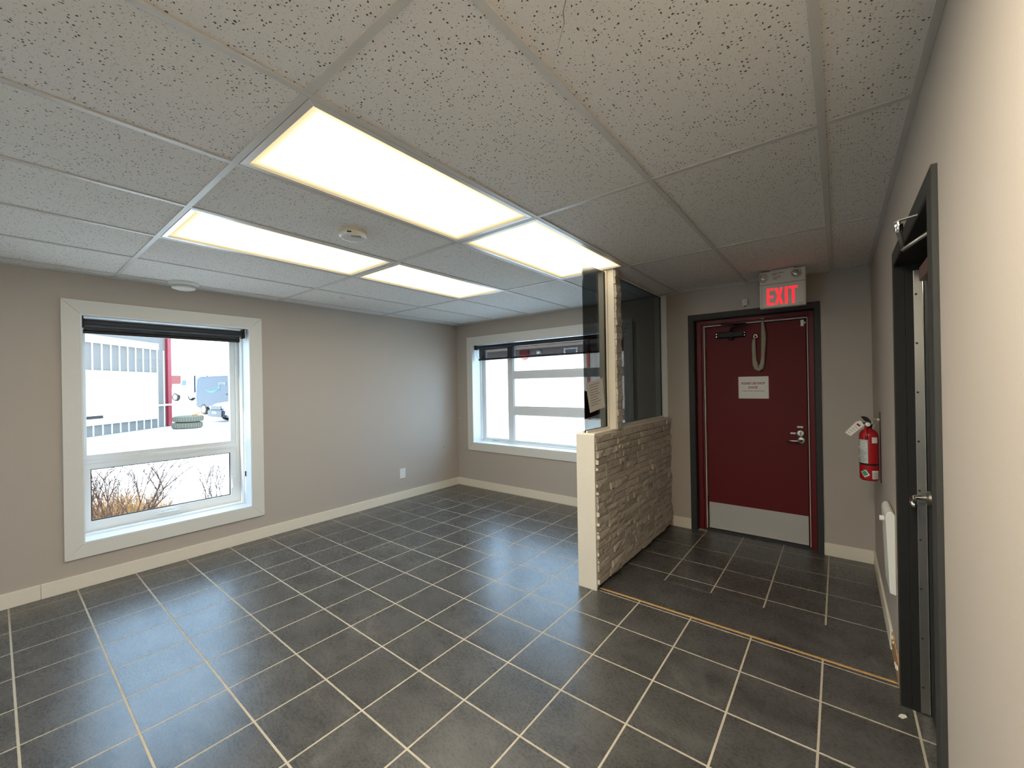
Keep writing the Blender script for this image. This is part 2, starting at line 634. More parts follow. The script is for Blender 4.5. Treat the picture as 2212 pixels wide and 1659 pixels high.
def mitred(name, axis, outer, inner, d0, d1, mat, parent, bevel=0.0015):
    """four mitred boards round an opening"""
    a0, b0, a1, b1 = outer
    c0, e0, c1, e1 = inner
    g = 0.0006
    for pts in ([(a0 + g, b0), (a1 - g, b0), (c1 - g, e0), (c0 + g, e0)], [(a1, b0 + g), (a1, b1 - g), (c1, e1 - g), (c1, e0 + g)],
                [(a1 - g, b1), (a0 + g, b1), (c0 + g, e1), (c1 - g, e1)], [(a0, b1 - g), (a0, b0 + g), (c0, e0 + g), (c0, e1 - g)]):
        obj(name, prism(B(), axis, pts, d0, d1), mat, parent, bevel)

def text_obj(name, body, size, mat, parent, center, rot, depth=0.0004, bold=0.0, sx=1.0, align='CENTER'):
    cu = bpy.data.curves.new('lettering', 'FONT')
    cu.body = body
    cu.size = size
    cu.extrude = depth
    cu.offset = bold
    cu.align_x = align
    cu.align_y = 'CENTER'
    t = bpy.data.objects.new('lettering_source', cu)
    COL.objects.link(t)
    bpy.context.view_layer.update()
    me = bpy.data.meshes.new_from_object(t.evaluated_get(bpy.context.evaluated_depsgraph_get()))
    bpy.data.objects.remove(t)
    me.transform(Matrix.Rotation(0, 4, 'X') @ Matrix.Diagonal((sx, 1, 1, 1)))
    me.transform(rot)
    me.materials.clear()
    me.materials.append(MATS[mat])
    o = bpy.data.objects.new(name, me)
    COL.objects.link(o)
    place(o, center, parent)
    return o

FACE_MINUS_Y = Matrix.Rotation(math.pi / 2, 4, 'X')

# ------------------------------------------------------------------ room shell
def wall_with_holes(axis, a0, a1, b0, b1, d0, d1, holes):
    """slab with rectangular openings; holes sorted along a"""
    bm = B()
    def slab(p0, q0, p1, q1):
        if p1 - p0 > 1e-6 and q1 - q0 > 1e-6:
            prism(bm, axis, [(p0, q0), (p1, q0), (p1, q1), (p0, q1)], d0, d1)
    cur = a0
    for (h0, k0, h1, k1) in holes:
        slab(cur, b0, h0, b1)
        slab(h0, b0, h1, k0)
        slab(h0, k1, h1, b1)
        cur = h1
    slab(cur, b0, a1, b1)
    return bm

W1 = (-0.19, 0.331, 0.957, 2.067)          # window 1 opening: y0 z0 y1 z1
W2 = (-2.907, 0.638, -0.58, 2.062)         # window 2 opening: x0 z0 x1 z1
D1 = (0.135, -0.02, 1.10, 2.078)             # red door opening
D2 = (1.03, -0.02, 1.93, 1.985)              # dark door opening (y)
TOP = 2.46
wl = obj('wall_left', wall_with_holes('x', YR - 0.2, YB + 0.33, -0.35, TOP, XL - 0.30, XL, [W1]), 'wall_paint')
tag(wl, 'greige painted wall with the tall trimmed window', 'wall', kind='structure')
wb = obj('wall_back', wall_with_holes('y', XL, XR + 0.2, -0.35, TOP, YB, YB + 0.30, [W2, D1]), 'wall_paint')
tag(wb, 'greige painted wall holding the wide window and red door', 'wall', kind='structure')
wr = obj('wall_right', wall_with_holes('x', YR - 0.2, YB, -0.02, TOP, XR, XR + 0.15, [D2]), 'wall_paint')
tag(wr, 'beige painted wall with dark door frame and fire extinguisher', 'wall', kind='structure')
W3 = (-1.75, 0.60, -0.35, 2.06)             # unseen window added to the rear wall for extra daylight: x0 z0 x1 z1
wq = obj('wall_rear', wall_with_holes('y', XL, XR, -0.02, TOP, YR - 0.2, YR, [W3]), 'wall_paint')
tag(wq, 'greige painted wall opposite the red door', 'wall', kind='structure')
# shop space beyond the dark door, closed so that no daylight leaks in
bm = B()
box(bm, 2.2, 0.5, -0.05, 2.25, 2.4, TOP)
box(bm, XR + 0.15, 0.45, -0.05, 2.25, 0.5, TOP)
box(bm, XR + 0.15, 2.4, -0.05, 2.25, 2.45, TOP)
box(bm, XR + 0.15, 0.45, TOP - 0.02, 2.25, 2.45, TOP)
wp = obj('wall_passage', bm, 'outer_wall')
tag(wp, 'grey walls of the passage behind the dark door', 'wall', kind='structure')

# --- floor: grout bed with single tiles
bm = B()
box(bm, XL, YR, -0.05, XR + 0.72, YB + 0.12, -0.0007)
floor = obj('floor', bm, 'grout')
tag(floor, 'dark slate look tile floor with tan grout', 'floor', kind='structure')
TX, TY, GX0, GY0, GAP = 0.3279, 0.3267, -3.423, -0.875, 0.0085

def tile_mesh(w, h, bev=0.0007):
    bm_ = box(B(), -w / 2, -h / 2, -0.008, w / 2, h / 2, 0)
    bmesh.ops.recalc_face_normals(bm_, faces=bm_.faces[:])
    top = [e_ for e_ in bm_.edges if all(v.co.z > -0.001 for v in e_.verts)]
    bmesh.ops.bevel(bm_, geom=top, offset=bev, segments=1, affect='EDGES')
    me = bpy.data.meshes.new('tile')
    bm_.to_mesh(me)
    bm_.free()
    me.materials.append(MATS['floor_tile'])
    return me

TILE_CACHE = {}

def lay_tile(x0, y0, x1, y1, name='tile'):
    w, h = x1 - x0, y1 - y0
    if w < 0.012 or h < 0.012:
        return
    key = (round(w, 4), round(h, 4))
    if key not in TILE_CACHE:
        TILE_CACHE[key] = tile_mesh(w, h)
    share(name, TILE_CACHE[key], ((x0 + x1) / 2, (y0 + y1) / 2, 0), floor)

g2 = GAP / 2
for i in range(0, 16):
    cx0, cx1 = GX0 + i * TX, GX0 + (i + 1) * TX
    for j in range(0, 15):
        cy0, cy1 = GY0 + j * TY, GY0 + (j + 1) * TY
        x0, x1, y0, y1 = max(cx0 + g2, XL), min(cx1 - g2, XR), cy0 + g2, cy1 - g2
        if i == 14 and cy1 > D2[0] and cy0 < D2[2]:
            x1 = cx1 - g2
        if cx0 > 1.4:                                  # threshold of the dark doorway
            y0, y1, x1 = max(y0, D2[0]), min(y1, D2[2] - 0.004), cx1 - g2
            x1 = min(x1, XR + 0.6)
        if cx1 <= -0.14:
            y1 = min(y1, YB)
            if cx1 > -0.2 and y0 > 2.0:
                x1 = min(x1, -0.253)
        else:
            y1 = min(y1, 2.0915)
            if cx0 < -0.1 and y1 > 2.07:
                pass
        lay_tile(x0, y0, x1, y1)
# entry: one plain row behind the strip, then smaller rows set out on their own lines
lay_tile(-0.16, 2.109, XR, 2.4875)
ex = [-0.16, 0.218, 0.535, 0.852, 1.172, XR]
ey = [2.4875, 2.612, 2.938, 3.272, 3.612, YB + 0.10]
for i in range(5):
    for j in range(5):
        a0 = ex[i] + (g2 if i else 0)
        a1 = ex[i + 1] - (g2 if i < 4 else 0)
        b0 = ey[j] + (g2 if j else 0)
        b1 = ey[j + 1] - (g2 if j < 4 else 0)
        if j == 4:
            if i in (0, 4):
                b1 = YB
            a0, a1 = (max(a0, 0.0) if i else a0), a1
        lay_tile(a0, b0, a1, b1)
# rows behind the viewer, out of sight: one laid field
bm = B()
for i in range(0, 15):
    for j in range(1, 10):
        x0, x1 = max(GX0 + i * TX + g2, XL), min(GX0 + (i + 1) * TX - g2, XR)
        y0, y1 = max(GY0 - j * TY + g2, YR), GY0 - (j - 1) * TY - g2
        if x1 - x0 > 0.01 and y1 - y0 > 0.01:
            box(bm, x0, y0, -0.008, x1, y1, 0)
obj('tile_field', bm, 'floor_tile', floor, kind='stuff')

strip = boxo('trim_1', -0.094, 2.0935, -0.002, XR - 0.014, 2.1065, 0.0035, 'strip_wood', bevel=0.0015)
tag(strip, 'thin tan wooden strip across the floor before the red door', 'trim', kind='structure')

# --- ceiling: slab, tees, lay-in panels
cslab = boxo('ceiling', XL - 0.3, YR - 0.2, 2.46, XR + 0.75, YB + 0.30, 2.52, 'outer_wall')
tag(cslab, 'suspended ceiling of speckled white panels in a metal grid', 'ceiling', kind='structure')
PX, PY, TW = 0.6096, 1.2192, 0.012
xs = [XL] + [i * PX for i in range(-5, 3)] + [XR]
ys = [YR] + [j * PY for j in range(-3, 4)] + [YB]
LIGHTS = {(-1, 0), (-3, 0), (-1, 1), (-3, 1), (1, -1)}  # last one is unseen, added to brighten the right side
for i in range(-5, 3):
    boxo('grid_runner', i * PX - TW, YR, 2.3665, i * PX + TW, YB, 2.3715, 'tee_metal', cslab, 0.0006)
for j in range(-3, 4):
    for k in range(len(xs) - 1):
        a0 = xs[k] + (TW if k else 0)
        a1 = xs[k + 1] - (TW if k < len(xs) - 2 else 0)
        boxo('cross_tee', a0, j * PY - TW, 2.3668, a1, j * PY + TW, 2.3715, 'tee_metal', cslab, 0.0006)
AW = 0.02
for nm in (('x', XL, XL + AW), ('x', XR - AW, XR)):
    boxo('wall_angle', nm[1], YR, 2.3655, nm[2], YB, 2.3710, 'tee_metal', cslab, 0.0006)
for nm in ((YB - AW, YB), (YR, YR + AW)):
    boxo('wall_angle', XL + AW, nm[0], 2.3655, XR - AW, nm[1], 2.3710, 'tee_metal', cslab, 0.0006)
PANEL_CACHE = {}
panel_at = {}
for a in range(len(xs) - 1):
    for c in range(len(ys) - 1):
        gi = a - 6          # grid index of the left line: xs[1] is -5
        gj = c - 4          # ys[1] is -3
        if (gi, gj) in LIGHTS:
            continue
        w, h = xs[a + 1] - xs[a] - 0.006, ys[c + 1] - ys[c] - 0.006
        key = (round(w, 4), round(h, 4))
        if key not in PANEL_CACHE:
            bm = box(B(), -w / 2, -h / 2, 0, w / 2, h / 2, 0.016)
            bmesh.ops.recalc_face_normals(bm, faces=bm.faces[:])
            me = bpy.data.meshes.new('ceiling_panel')
            bm.to_mesh(me)
            bm.free()
            me.materials.append(MATS['ceiling_panel'])
            PANEL_CACHE[key] = me
        panel_at[(gi, gj)] = share('ceiling_panel', PANEL_CACHE[key],
                                   ((xs[a] + xs[a + 1]) / 2, (ys[c] + ys[c + 1]) / 2, 2.3718), cslab)

# crack in the panel above the entry side
bm = B()
cp = [(0.807, 0.1785), (0.7869, 0.2084), (0.765, 0.2408), (0.743, 0.2646), (0.7309, 0.291), (0.7037, 0.3178), (0.6771, 0.3469), (0.6412, 0.3787)]
for k in range(len(cp) - 1):
    (ax_, ay_), (bx_, by_) = cp[k], cp[k + 1]
    w0, w1 = 0.0013 * (1 - k / 8), 0.0013 * (1 - (k + 1) / 8)
    vs4 = [bm.verts.new((ax_ - w0, ay_, 0)), bm.verts.new((ax_ + w0, ay_, 0)), bm.verts.new((bx_ + w1, by_, 0)), bm.verts.new((bx_ - w1, by_, 0))]
    bm.faces.new(vs4)
ck = obj('crack', bm, 'slot_black', panel_at[(1, 0)])
ck.location.z = -0.0004

# --- baseboards
BH, BT = 0.105, 0.012
def baseboard(name, segs, label):
    bm_ = B()
    for s in segs:
        box(bm_, *s)
    o = obj(name, bm_, 'cream_trim', bevel=0.0015)
    tag(o, label, 'baseboard', kind='structure')
    return o
bl = baseboard('baseboard_left', [(XL, YR, 0, XL + BT, -0.402, BH), (XL, -0.4, 0, XL + BT, YB, BH)],
               'cream baseboard along the wall with the tall window')
bb = baseboard('baseboard_back', [(XL + BT, YB - BT, 0, -0.253, YB, BH), (-0.093, YB - BT, 0, 0.083, YB, BH),
                                  (1.142, YB - BT, 0, XR, YB, BH)], 'cream baseboard below the wide window and beside the red door')
br = baseboard('baseboard_right', [(XR - BT, 2.42, 0, XR, YB - BT, BH), (XR - BT, YR, 0, XR, 0.945, BH)],
               'cream baseboard below the fire extinguisher')

# torn wall board between baseboard end and dark door frame
bm = B()
n = 14
top = []
for k in range(n + 1):
    y = 2.42 - k * (2.42 - 2.02) / n
    z = 0.115 + random.uniform(-0.02, 0.03) if 0 < k < n else 0.06
    top.append((y, z))
poly = [(2.42, 0.0)] + top + [(2.02, 0.0)]
prism(bm, 'x', poly, XR - 0.007, XR - 0.0004)
tb = obj('torn_patch', bm, 'torn_board', wr, bevel=0.001, label='brown torn paper patch of damaged wall board')
for k in range(6):
    y = 2.42 - 0.06 * k - random.uniform(0, 0.03)
    z = random.uniform(0.0, 0.10)
    bm = B()
    s = random.uniform(0.010, 0.022)
    prism(bm, 'x', [(y, z), (y - s, z + s * .3), (y - s * .8, z + s * 1.4), (y + s * .3, z + s)], XR - 0.012, XR - 0.006)
    obj('plaster_flake', bm, 'plaster_chip', wr)

# ------------------------------------------------------------------ windows
def window(name, axis, opening, wall_d, sgn, casing, label):
    """axis 'x'/'y'; sgn = direction from the wall face to outdoors; returns root"""
    a0, b0, a1, b1 = opening
    root = thing(name, to_world(axis, (a0 + a1) / 2, b0, wall_d), label, 'window', kind='structure')
    mitred('casing_board', axis, casing, (a0, b0, a1, b1), wall_d - sgn * 0.019, wall_d, 'white_trim', root)
    t = 0.012
    d1 = wall_d + sgn * 0.20
    bm_ = B()
    ring_frame(bm_, axis, (a0, b0, a1, b1), (a0 + t, b0 + t, a1 - t, b1 - t), wall_d - sgn * 0.019, d1)
    obj('jamb_liner', bm_, 'vinyl', root, 0.0012)
    bm_ = B()
    ring_frame(bm_, axis, (a0 + t, b0 + t, a1 - t, b1 - t), (a0 + 0.024, b0 + 0.024, a1 - 0.024, b1 - 0.024), d1 - sgn * 0.05, d1 + sgn * 0.02)
    obj('frame_stop', bm_, 'vinyl', root, 0.0015)
    return root, d1

w1, d1x = window('window_1', 'x', W1, XL, -1, (-0.286, 0.228, 1.058, 2.168), 'tall window with white casing looking onto snow and vehicles')
# frame and sashes of window 1
SX = XL - 0.235
bm = ring_frame(B(), 'x', (W1[0] + 0.012, W1[1] + 0.012, W1[2] - 0.012, W1[3] - 0.012), (-0.155, 0.37, 0.905, 2.02), SX, SX - 0.06)
obj('window_frame', bm, 'vinyl', w1, 0.003)
bm = ring_frame(B(), 'x', (-0.155, 0.925, 0.905, 2.02), (-0.136, 0.965, 0.858, 1.96), SX - 0.010, SX - 0.05)
up_s = obj('fixed_sash', bm, 'vinyl', w1, 0.002)
bm = ring_frame(B(), 'x', (-0.155, 0.37, 0.905, 0.895), (-0.119, 0.432, 0.853, 0.85), SX - 0.004, SX - 0.05)
lo_s = obj('hinged_sash', bm, 'vinyl', w1, 0.002)
boxo('mullion', SX - 0.06, -0.155, 0.895, SX + 0.002, 0.905, 0.925, 'vinyl', w1, 0.002)
boxo('pane', SX - 0.033, -0.136, 0.965, SX - 0.029, 0.858, 1.96, 'window_glass', up_s)
boxo('pane', SX - 0.033, -0.119, 0.432, SX - 0.029, 0.853, 0.85, 'window_glass', lo_s)
bm = ring_frame(B(), 'x', (-0.119, 0.432, 0.853, 0.85), (-0.112, 0.439, 0.846, 0.843), SX - 0.015, SX - 0.027)
obj('gasket', bm, 'frame_dark', lo_s)
# crank handle on the sill side of the lower sash
bm = box(B(), SX - 0.002, 0.30, 0.385, SX + 0.014, 0.45, 0.402)
ch = obj('crank_handle', bm, 'vinyl', lo_s, 0.004)
obj('crank_lever', tube(B(), [(SX + 0.010, 0.315, 0.405), (SX + 0.024, 0.36, 0.420), (SX + 0.022, 0.44, 0.412)], 0.006, 8), 'vinyl', w1, smooth=True)
boxo('sash_lock', XL - 0.12, 0.9375, 0.615, XL - 0.108, 0.9455, 0.665, 'slot_black', w1, 0.001)
boxo('sash_latch', SX - 0.002, 0.862, 0.50, SX + 0.016, 0.886, 0.60, 'vinyl', w1, 0.004)

w2, d2y = window('window_2', 'y', W2, YB, 1, (-3.005, 0.534, -0.487, 2.17), 'wide window with white casing, black screen blind and crossing bars')
SY = YB + 0.19
bm = ring_frame(B(), 'y', (W2[0] + 0.012, W2[1] + 0.012, W2[2] - 0.012, W2[3] - 0.012), (-2.862, 0.672, -0.62, 2.03), SY, SY + 0.07)
obj('window_frame', bm, 'vinyl', w2, 0.003)
boxo('mullion', -2.405, SY - 0.004, 0.672, -2.308, SY + 0.06, 2.03, 'vinyl', w2, 0.003)
for z0, z1 in ((1.556, 1.64), (1.05, 1.15)):
    boxo('transom', -2.308, SY - 0.002, z0, -0.62, SY + 0.06, z1, 'vinyl', w2, 0.003)
bm = ring_frame(B(), 'y', (-2.862, 0.672, -2.405, 2.03), (-2.828, 0.702, -2.412, 1.99), SY + 0.006, SY + 0.05)
hs = obj('hinged_sash', bm, 'vinyl', w2, 0.002)
boxo('pane', -2.828, SY + 0.028, 0.702, -2.412, SY + 0.032, 1.99, 'window_glass', hs)
for z0, z1 in ((0.672, 1.05), (1.15, 1.556), (1.64, 2.03)):
    bm = ring_frame(B(), 'y', (-2.308, z0, -0.62, z1), (-2.296, z0 + 0.022, -0.64, z1 - 0.004), SY + 0.010, SY + 0.05)
    fs = obj('glazing_bead', bm, 'vinyl', w2, 0.002)
    boxo('pane', -2.296, SY + 0.030, z0 + 0.022, -0.64, SY + 0.034, z1 - 0.004, 'window_glass', fs)
obj('crank_handle', box(B(), -2.72, SY - 0.012, 0.678, -2.61, SY + 0.004, 0.694), 'vinyl', hs, 0.004)
obj('crank_lever', tube(B(), [(-2.70, SY - 0.010, 0.696), (-2.655, SY - 0.022, 0.708), (-2.60, SY - 0.016, 0.700)], 0.005, 8), 'vinyl', w2, smooth=True)

w3, d4y = window('window_added', 'y', W3, YR, -1, (-1.85, 0.50, -0.25, 2.16), 'unseen window added for daylight in the wall opposite the red door')
for x0, x1 in ((-1.738, -1.05), (-1.05, -0.362)):
    fs = obj('sash', ring_frame(B(), 'y', (x0, 0.612, x1, 2.048), (x0 + 0.05, 0.662, x1 - 0.05, 1.998), YR - 0.15, YR - 0.19), 'vinyl', w3, 0.002)
    boxo('pane', x0 + 0.05, YR - 0.172, 0.662, x1 - 0.05, YR - 0.168, 1.998, 'window_glass', fs)

# --- roller blinds
b1 = thing('roller_blind', (XL - 0.06, 0.38, 1.93), 'black roller blind rolled up at the top of the tall window', 'blind')
bm = B()
lathe(bm, [(0.030, -0.164), (0.030, 0.905)], (XL - 0.055, 0, 2.008), 'y', 28)
obj('roll', bm, 'blind_dark', b1, smooth='auto')
for y0, y1 in ((-0.178, -0.166), (0.907, 0.922)):
    boxo('bracket', XL - 0.095, y0, 1.965, XL - 0.012, y1, 2.055, 'black_metal', b1, 0.004)
boxo('shade_cloth', XL - 0.0865, -0.160, 1.945, XL - 0.0850, 0.900, 2.008, 'screen_fabric', b1)
bm = B()
lathe(bm, [(0.014, -0.164), (0.014, 0.893)], (XL - 0.0855, 0, 1.941), 'y', 16)
obj('hem_bar', bm, 'blind_bar', b1, smooth='auto')
obj('pull_tab', tube(B(), [(XL - 0.085, 0.898, 1.96), (XL - 0.083, 0.905, 1.97), (XL - 0.083, 0.905, 1.935)], 0.002, 6), 'plastic_white', b1)

b2 = thing('roller_blind', (-1.74, YB + 0.05, 1.84), 'black see-through screen blind partly lowered in the wide window', 'blind')
bm = B()
lathe(bm, [(0.026, -2.868), (0.026, -0.612)], (0, YB + 0.055, 2.018), 'x', 28)
obj('roll', bm, 'blind_dark', b2, smooth='auto')
for x0, x1 in ((-2.890, -2.870), (-0.610, -0.596)):
    boxo('bracket', x0, YB + 0.020, 1.985, x1, YB + 0.092, 2.048, 'black_metal', b2, 0.004)
boxo('shade_cloth', -2.845, YB + 0.079, 1.842, -0.63, YB + 0.0802, 2.018, 'screen_fabric', b2)
bm = B()
lathe(bm, [(0.013, -2.850), (0.013, -0.625)], (0, YB + 0.0796, 1.842), 'x', 16)
obj('hem_bar', bm, 'blind_bar', b2, smooth='auto')
obj('pull_chain', tube(B(), [(-2.879, YB + 0.05, 2.00), (-2.868, YB + 0.05, 1.92), (-2.858, YB + 0.06, 1.85)], 0.0035, 6), 'plastic_white', b2)

# ------------------------------------------------------------------ partition (half wall, post, tinted glass)
pt = thing('wall_partition', (-0.18, 2.9, 0), 'half wall faced with split stone carrying a post and tinted glass', 'partition wall', kind='structure')
PX0, PX1, PY0, PTOP = -0.250, -0.118, 2.058, 1.108
boxo('core', PX0, PY0, 0.040, PX1, YB, PTOP - 0.012, 'wall_paint', pt)
boxo('toe', PX0, PY0, 0.0, PX1 - 0.045, YB, 0.040, 'frame_dark', pt)  # recessed toe, coloured dark for the shadow gap under the stone
boxo('end_board', PX0 - 0.004, 2.042, 0.0, -0.108, PY0, PTOP, 'cream_trim', pt, 0.0015)
boxo('cap_board', PX0 - 0.002, PY0, PTOP - 0.012, -0.112, 2.432, PTOP + 0.006, 'cream_trim', pt, 0.0015)
boxo('cap_board', PX0 - 0.002, 2.535, PTOP - 0.012, -0.112, YB, PTOP + 0.006, 'cream_trim', pt, 0.0015)
boxo('post', PX0, 2.434, PTOP - 0.012, PX1, 2.533, 2.371, 'cream_trim', pt, 0.0015)
for x0, x1 in ((-0.184, -0.170), (-0.210, -0.196)):       # stops that hold the glass against the post
    boxo('glass_stop', x0, 2.418, PTOP + 0.006, x1, 2.434, 2.362, 'cream_trim', pt, 0.001)
    boxo('glass_stop', x0, 2.062, PTOP + 0.006, x1, 2.418, PTOP + 0.022, 'cream_trim', pt, 0.001)
    boxo('glass_stop', x0, 2.535, PTOP + 0.006, x1, YB - 0.016, PTOP + 0.020, 'white_trim', pt, 0.001)
    boxo('glass_stop', x0, YB - 0.016, PTOP + 0.006, x1, YB, 2.362, 'white_trim', pt, 0.001)
    boxo('glass_stop', x0, 2.535, 2.352, x1, YB - 0.016, 2.364, 'white_trim', pt, 0.001)
boxo('edge_jamb', -0.170, YB - 0.018, PTOP + 0.006, -0.125, YB, 2.366, 'vinyl', pt, 0.0015)
boxo('glass_pane', -0.1945, 2.064, PTOP + 0.008, -0.1865, 2.432, 2.352, 'tinted_glass', pt, label='tinted glass pane with a free front edge')
boxo('glass_pane', -0.1945, 2.536, PTOP + 0.008, -0.1865, YB - 0.004, 2.362, 'tinted_glass', pt, label='tinted glass pane reaching the back wall')

def stone_mesh(seed):
    rnd = random.Random(seed)
    bm_ = B()
    ny, nz_ = 5, 3
    front = []
    for a in range(ny):
        row = []
        for c in range(nz_):
            edge = (a in (0, ny - 1)) or (c in (0, nz_ - 1))
            x = rnd.uniform(0.55, 0.95) if edge else rnd.uniform(0.75, 1.0)
            yy = a / (ny - 1) + (rnd.uniform(-0.06, 0.06) if 0 < a < ny - 1 else 0)
            zz = c / (nz_ - 1) + (rnd.uniform(-0.12, 0.12) if 0 < c < nz_ - 1 else 0)
            row.append(bm_.verts.new((x, yy, zz)))
        front.append(row)
    for a in range(ny - 1):
        for c in range(nz_ - 1):
            bm_.faces.new([front[a][c], front[a + 1][c], front[a + 1][c + 1], front[a][c + 1]])
    rim = [front[a][0] for a in range(ny)] + [front[ny - 1][c] for c in range(1, nz_)] + \
          [front[a][nz_ - 1] for a in range(ny - 2, -1, -1)] + [front[0][c] for c in range(nz_ - 2, 0, -1)]
    back = [bm_.verts.new((0, v.co.y, v.co.z)) for v in rim]
    for k in range(len(rim)):
        k2 = (k + 1) % len(rim)
        bm_.faces.new([rim[k], back[k], back[k2], rim[k2]])
    bmesh.ops.recalc_face_normals(bm_, faces=bm_.faces[:])
    me = bpy.data.meshes.new('stone')
    bm_.to_mesh(me)
    bm_.free()
    me.materials.append(MATS['ledge_stone'])
    return me
STONES = [stone_mesh(k) for k in range(12)]

def lay_stone(y0, y1, z0, z1, depth):
    o = share('stone', random.choice(STONES), (PX1, y0, z0), pt)
    o.scale = (depth, y1 - y0, z1 - z0)
courses = 20
ch_ = (PTOP - 0.006 - 0.024) / courses
for c in range(courses):
    z0 = 0.024 + c * ch_
    y = 2.064 + random.uniform(-0.004, 0.004)
    while y < YB - 0.02:
        L = random.uniform(0.11, 0.27)
        if YB - 0.012 - (y + L) < 0.08:
            L = YB - 0.012 - y
        lay_stone(y, y + L - 0.0045, z0, z0 + ch_ - 0.0045, random.uniform(0.012, 0.034))
        y += L
for c in range(courses):                                   # pale broken edges showing beside the end board
    if random.random() < 0.6:
        z0 = 0.024 + c * ch_ + random.uniform(0, 0.02)
        hgt = random.uniform(0.012, 0.034)
        wd = random.uniform(0.004, 0.012)
        obj('stone_chip', prism(B(), 'x', [(2.0590, z0), (2.0590 + wd, z0 + hgt * 0.2), (2.0590 + wd * 0.7, z0 + hgt * 0.8), (2.0590, z0 + hgt)], PX1 + 0.001, PX1 + random.uniform(0.022, 0.032)), 'cream_trim', pt)
pc = 23
ph = (2.362 - PTOP) / pc
for c in range(pc):
    z0 = PTOP + c * ph
    lay_stone(2.440 + random.uniform(-0.004, 0.004), 2.538 + random.uniform(-0.004, 0.002), z0, z0 + ph - 0.003, random.uniform(0.016, 0.028))

# --- sheets taped to the far side of the tinted glass
def sheet(name, pts, x, mat, label):
    bm_ = B()
    prism(bm_, 'x', pts, x, x - 0.0006)
    o = obj(name, bm_, mat)
    return tag(o, label, 'paper')
p1 = sheet('paper_sheet', [(2.135, 1.255), (2.382, 1.285), (2.352, 1.512), (2.078, 1.474)], -0.1858, 'paper',
           'tilted printed sheet taped to the tinted glass beside the post')
for k in range(9):
    z = 1.455 - k * 0.019
    wd = random.uniform(0.10, 0.17)
    bm = prism(B(), 'x', [(2.125 + k * 0.004, z), (2.125 + k * 0.004 + wd, z + wd * 0.13), (2.125 + k * 0.004 + wd, z + wd * 0.13 + 0.003), (2.125 + k * 0.004, z + 0.003)], -0.1854, -0.1858)
    obj('print_line', bm, 'ink_dark', p1)
sheet('paper_sheet', [(2.074, 1.212), (2.318, 1.236), (2.345, 1.395), (2.074, 1.420)], -0.1975, 'paper_back_shade',
      'darker sheet hanging lower behind the tilted printed sheet on the glass')

# ------------------------------------------------------------------ red door (door_1)
dr = thing('door_1', (0.62, YB + 0.1, 0), 'dark red metal door with steel kick plate and black closer', 'door', kind='structure')
bm = B()
prism(bm, 'y', [(0.083, 0), (0.135, 0), (0.135, 2.078), (1.10, 2.078), (1.10, 0), (1.142, 0), (1.142, 2.132), (0.083, 2.132)], YB - 0.012, YB + 0.001)
obj('outer_frame', bm, 'frame_dark', dr, 0.0015)
bm = B()
prism(bm, 'y', [(0.1352, 0), (0.141, 0), (0.141, 2.072), (1.094, 2.072), (1.094, 0), (1.0998, 0), (1.0998, 2.0778), (0.1352, 2.0778)], YB - 0.004, YB + 0.075)
obj('reveal_liner', bm, 'door_black', dr)
def u_frame(x0, x1, zt, x2, x3, zt2, y0, y1, name, mat, bev=0.002):
    bm_ = B()
    prism(bm_, 'y', [(x0, 0.0), (x2, 0.0), (x2, zt2), (x3, zt2), (x3, 0.0), (x1, 0.0), (x1, zt), (x0, zt)], y0, y1)
    return obj(name, bm_, mat, dr, bev)
u_frame(0.1412, 1.0938, 2.0718, 0.186, 1.058, 2.036, YB + 0.062, YB + 0.20, 'jamb', 'frame_red')
u_frame(0.186, 1.058, 2.036, 0.202, 1.050, 2.024, YB + 0.080, YB + 0.20, 'stop', 'frame_red')
u_frame(0.202, 1.050, 2.024, 0.212, 1.043, 2.014, YB + 0.092, YB + 0.20, 'weather_strip', 'weather_strip', 0.001)
LY = YB + 0.108                                           # front face of the leaf
leaf = boxo('leaf', 0.221, LY, 0.012, 1.036, LY + 0.044, 2.006, 'door_red', dr, 0.002)
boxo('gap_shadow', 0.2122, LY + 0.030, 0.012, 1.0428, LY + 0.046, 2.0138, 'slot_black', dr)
boxo('kick_plate', 0.226, LY - 0.0018, 0.022, 1.032, LY, 0.272, 'kick_steel', leaf, 0.0006)
boxo('door_sweep', 0.226, LY - 0.010, 0.018, 1.032, LY - 0.002, 0.040, 'weather_strip', leaf, 0.0015)
boxo('threshold', 0.186, YB + 0.055, -0.002, 1.058, LY + 0.12, 0.009, 'frame_dark', dr, 0.002)
# lever set and dead bolt
lv = obj('lever_rose', lathe(B(), [(0.033, 0), (0.033, -0.006), (0.027, -0.012), (0.016, -0.014)], (0.992, LY, 0.936), 'y', 32), 'steel', leaf, smooth='auto')
obj('lever', tube(B(), [(0.992, LY - 0.010, 0.936), (0.992, LY - 0.048, 0.936), (0.982, LY - 0.058, 0.936), (0.955, LY - 0.060, 0.935), (0.915, LY - 0.054, 0.933), (0.882, LY - 0.046, 0.932)],
          [0.010, 0.010, 0.011, 0.010, 0.009, 0.007], 12), 'steel', dr, smooth=True)
db = obj('dead_bolt', lathe(B(), [(0.031, 0), (0.031, -0.008), (0.024, -0.018), (0.006, -0.019)], (0.986, LY, 1.000), 'y', 32), 'steel', leaf, smooth='auto')
boxo('thumb_turn', 0.982, LY - 0.034, 0.985, 0.990, LY - 0.018, 1.015, 'steel', dr, 0.003)
for (x0, x1, z0, z1) in ((0.960, 1.004, 1.046, 1.062), (0.910, 0.950, 0.988, 1.004)):
    lb = boxo('label_strip', x0, LY - 0.0008, z0, x1, LY, z1, 'paper', leaf)
